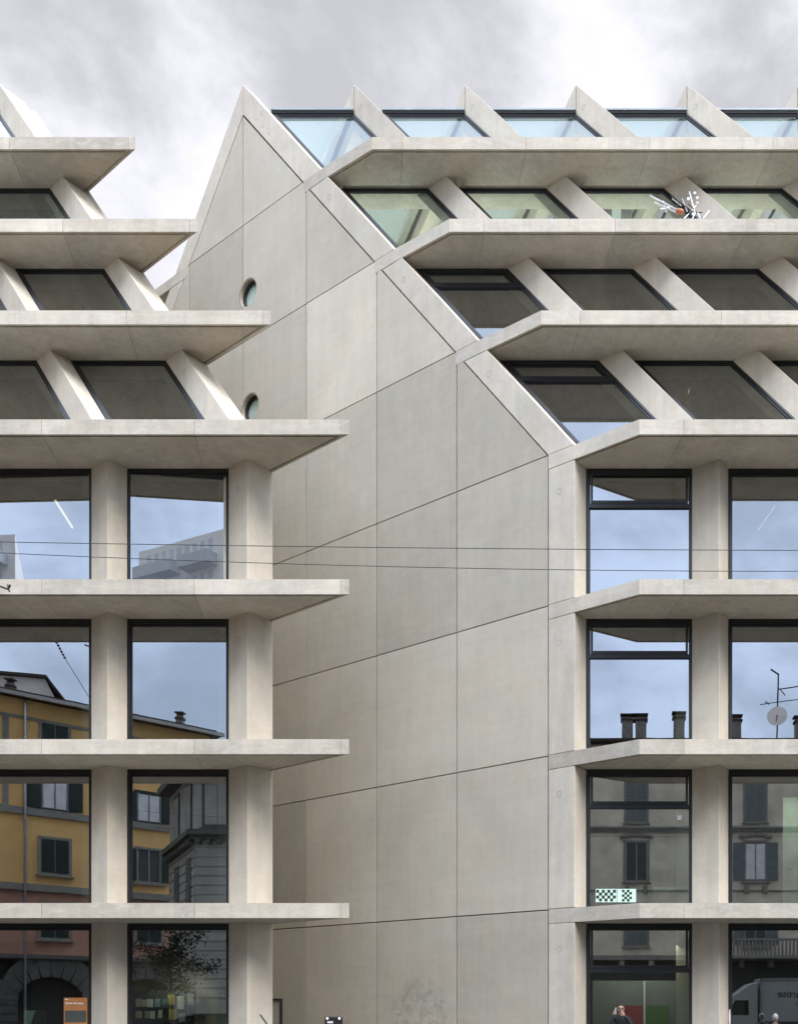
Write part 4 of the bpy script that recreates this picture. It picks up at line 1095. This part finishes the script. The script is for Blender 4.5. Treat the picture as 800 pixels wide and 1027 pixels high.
# ------------------------------------------------------------------ ground
m = MB(); m.add([(-400, -400, 0), (400, -400, 0), (400, 400, 0), (-400, 400, 0)], [(0, 1, 2, 3)]); tag(m.build('road', M['asphalt']), kind='structure')
def sheet(nm, mt, x0, y0, x1, y1, z0, z1, grp=None):
    m = MB(); m.box(((x0 + x1) / 2, (y0 + y1) / 2, (z0 + z1) / 2), (x1 - x0, y1 - y0, z1 - z0)); o = m.build(nm, mt); tag(o, kind='structure'); return o
sheet('pavement', M['paving'], -120, 16.5, 120, 70, .0041, .12)
sheet('kerb', M['kerb'], -120, 16.3, 120, 16.499, .0042, .125)
sheet('pavement', M['paving'], -120, -12, 120, -5.2, .0041, .11)
sheet('kerb', M['kerb'], -120, -5.199, 120, -5.0, .0042, .125)
for k in range(-1, 14): sheet('lane_marking', M['line'], k * 6 - .0, 5.9, k * 6 + 3, 6.05, .004, .008)
# ------------------------------------------------------------------ sky
SUN_EL, SUN_AZ = R(46), R(138)       # azimuth measured from +Y clockwise
w = bpy.data.worlds.new('World'); scene.world = w; w.use_nodes = True; nt = w.node_tree; L = nt.links.new
bg = nt.nodes['Background']; out = nt.nodes['World Output']
sky = N(nt, 'ShaderNodeTexSky', sky_type='NISHITA'); sky.sun_disc = False; sky.sun_elevation = SUN_EL; sky.sun_rotation = SUN_AZ
L(sky.outputs[0], bg.inputs['Color']); bg.inputs['Strength'].default_value = .12
tc = N(nt, 'ShaderNodeTexCoord'); sp = N(nt, 'ShaderNodeSeparateXYZ'); L(tc.outputs['Generated'], sp.inputs[0])
def math_(op, a, b_=None, clampv=False):
    n = N(nt, 'ShaderNodeMath', operation=op); n.use_clamp = clampv
    for i, v in enumerate((a, b_)):
        if v is None: continue
        if isinstance(v, (int, float)): n.inputs[i].default_value = v
        else: L(v, n.inputs[i])
    return n.outputs[0]
def mr(v, a, b_, c, d, smooth=False):
    n = N(nt, 'ShaderNodeMapRange'); n.inputs['From Min'].default_value = a; n.inputs['From Max'].default_value = b_; n.inputs['To Min'].default_value = c; n.inputs['To Max'].default_value = d
    if smooth: n.interpolation_type = 'SMOOTHSTEP'
    L(v, n.inputs['Value']); return n.outputs[0]
den = math_('ADD', math_('MAXIMUM', sp.outputs['Z'], 0.0), .25)
cx = N(nt, 'ShaderNodeCombineXYZ'); L(math_('DIVIDE', sp.outputs['X'], den), cx.inputs['X']); L(math_('DIVIDE', sp.outputs['Y'], den), cx.inputs['Y'])
def cn(scale, det, off, dist=.4, rg=.52):
    mp = N(nt, 'ShaderNodeMapping'); mp.inputs['Location'].default_value = off; L(cx.outputs[0], mp.inputs['Vector'])
    n = N(nt, 'ShaderNodeTexNoise'); n.inputs['Scale'].default_value = scale; n.inputs['Detail'].default_value = det; n.inputs['Distortion'].default_value = dist; n.inputs['Roughness'].default_value = rg
    L(mp.outputs[0], n.inputs['Vector']); return n.outputs['Fac']
def cn3(scale, det, off, dist, rg):
    mp = N(nt, 'ShaderNodeMapping'); mp.inputs['Location'].default_value = off; mp.inputs['Scale'].default_value = (1, 1, 1.5); L(tc.outputs['Generated'], mp.inputs['Vector'])
    n = N(nt, 'ShaderNodeTexNoise'); n.inputs['Scale'].default_value = scale; n.inputs['Detail'].default_value = det; n.inputs['Distortion'].default_value = dist; n.inputs['Roughness'].default_value = rg
    L(mp.outputs[0], n.inputs['Vector']); return n.outputs['Fac']
c1 = cn3(3.4, 8, (3.1, 1.7, .4), .25, .55); c2 = cn3(9.0, 9, (1.0, 5.0, 2), .3, .6)
cl_ = math_('ADD', math_('MULTIPLY', c1, .7), math_('MULTIPLY', c2, .3))
spn = N(nt, 'ShaderNodeSeparateXYZ'); L(cx.outputs[0], spn.inputs[0])
def spotc(px_, py_, rad_, amp_):
    global cl_
    d = Vector(((px_ - 622) / F, 1, (1012 - py_) / F)).normalized(); dd = max(d.z, 0) + .25
    vd = N(nt, 'ShaderNodeVectorMath', operation='DISTANCE'); vd.inputs[1].default_value = (d.x / dd, d.y / dd, 0); L(cx.outputs[0], vd.inputs[0])
    cl_ = math_('ADD', cl_, mr(vd.outputs['Value'], rad_, 0, 0, amp_, True))
for a_ in ((180, 225, .26, .17), (600, 75, .12, .13), (430, 95, .08, .06), (90, 95, .17, -.06), (330, 40, .2, -.07), (730, 60, .12, -.04), (500, 40, .08, -.05)): spotc(*a_)
shade = mr(cl_, .41, .60, .80, 1.34, True)          # front clouds
fade = mr(sp.outputs['Z'], .985, .88, 0, 1, True)
ringB = math_('MULTIPLY', math_('MULTIPLY', mr(sp.outputs['Z'], .60, .74, 0, 1, True), fade), mr(sp.outputs['Y'], 0, -.3, 0, 5.0, True))
ringF = math_('MULTIPLY', math_('MULTIPLY', mr(sp.outputs['Z'], .78, .86, 0, 1, True), fade), 3.0)
zen = math_('ADD', 1.0, math_('MAXIMUM', ringB, ringF))
back = mr(sp.outputs['Y'], .25, -.35, 0, 1, True)
low = math_('SUBTRACT', 1.0, math_('MULTIPLY', mr(sp.outputs['Z'], .42, .22, 0, .2, True), back))
br = math_('MULTIPLY', math_('MULTIPLY', shade, zen), low)
cA = N(nt, 'ShaderNodeMix', data_type='RGBA'); cA.inputs['A'].default_value = (.378, .375, .40, 1); cA.inputs['B'].default_value = (.53, .61, .77, 1); L(back, cA.inputs['Factor'])
vs = N(nt, 'ShaderNodeVectorMath', operation='SCALE'); L(cA.outputs['Result'], vs.inputs[0]); L(br, vs.inputs['Scale'])
bg2 = N(nt, 'ShaderNodeBackground'); L(vs.outputs[0], bg2.inputs['Color'])
cov = mr(back, 0, 1, .96, .8)
ms = N(nt, 'ShaderNodeMixShader'); L(cov, ms.inputs[0]); L(bg.outputs[0], ms.inputs[1]); L(bg2.outputs[0], ms.inputs[2]); L(ms.outputs[0], out.inputs['Surface'])
sl = bpy.data.lights.new('sun', 'SUN'); sl.energy = 1.5; sl.angle = R(35); sl.color = (1, .93, .84)
so = bpy.data.objects.new('sun', sl); COL.objects.link(so)
dv = Vector((math.sin(SUN_AZ) * math.cos(SUN_EL), math.cos(SUN_AZ) * math.cos(SUN_EL), math.sin(SUN_EL)))
so.rotation_euler = dv.to_track_quat('Z', 'Y').to_euler()
# ------------------------------------------------------------------ camera
cd = bpy.data.cameras.new('camera'); cd.sensor_width = 36; cd.sensor_fit = 'HORIZONTAL'; cd.lens = F / 800 * 36
cd.shift_x = -(622 - 400) / 800; cd.shift_y = (1012 - 513.5) / 800; cd.clip_end = 2000; cd.clip_start = .05
co = bpy.data.objects.new('camera', cd); COL.objects.link(co); co.location = (0, 0, EYE); co.rotation_euler = (R(90), 0, 0); scene.camera = co
# 'VERTICAL' view settings
vs_ = scene.view_settings; vs_.view_transform = 'Standard'; vs_.look = 'None'; vs_.exposure = 1.05; vs_.gamma = 1; vs_.use_curve_mapping = False
scene.cycles.max_bounces = 8; scene.cycles.transparent_max_bounces = 16; scene.cycles.glossy_bounces = 5
for b in (RB, LB):
    if 'side' in b: del b['side']
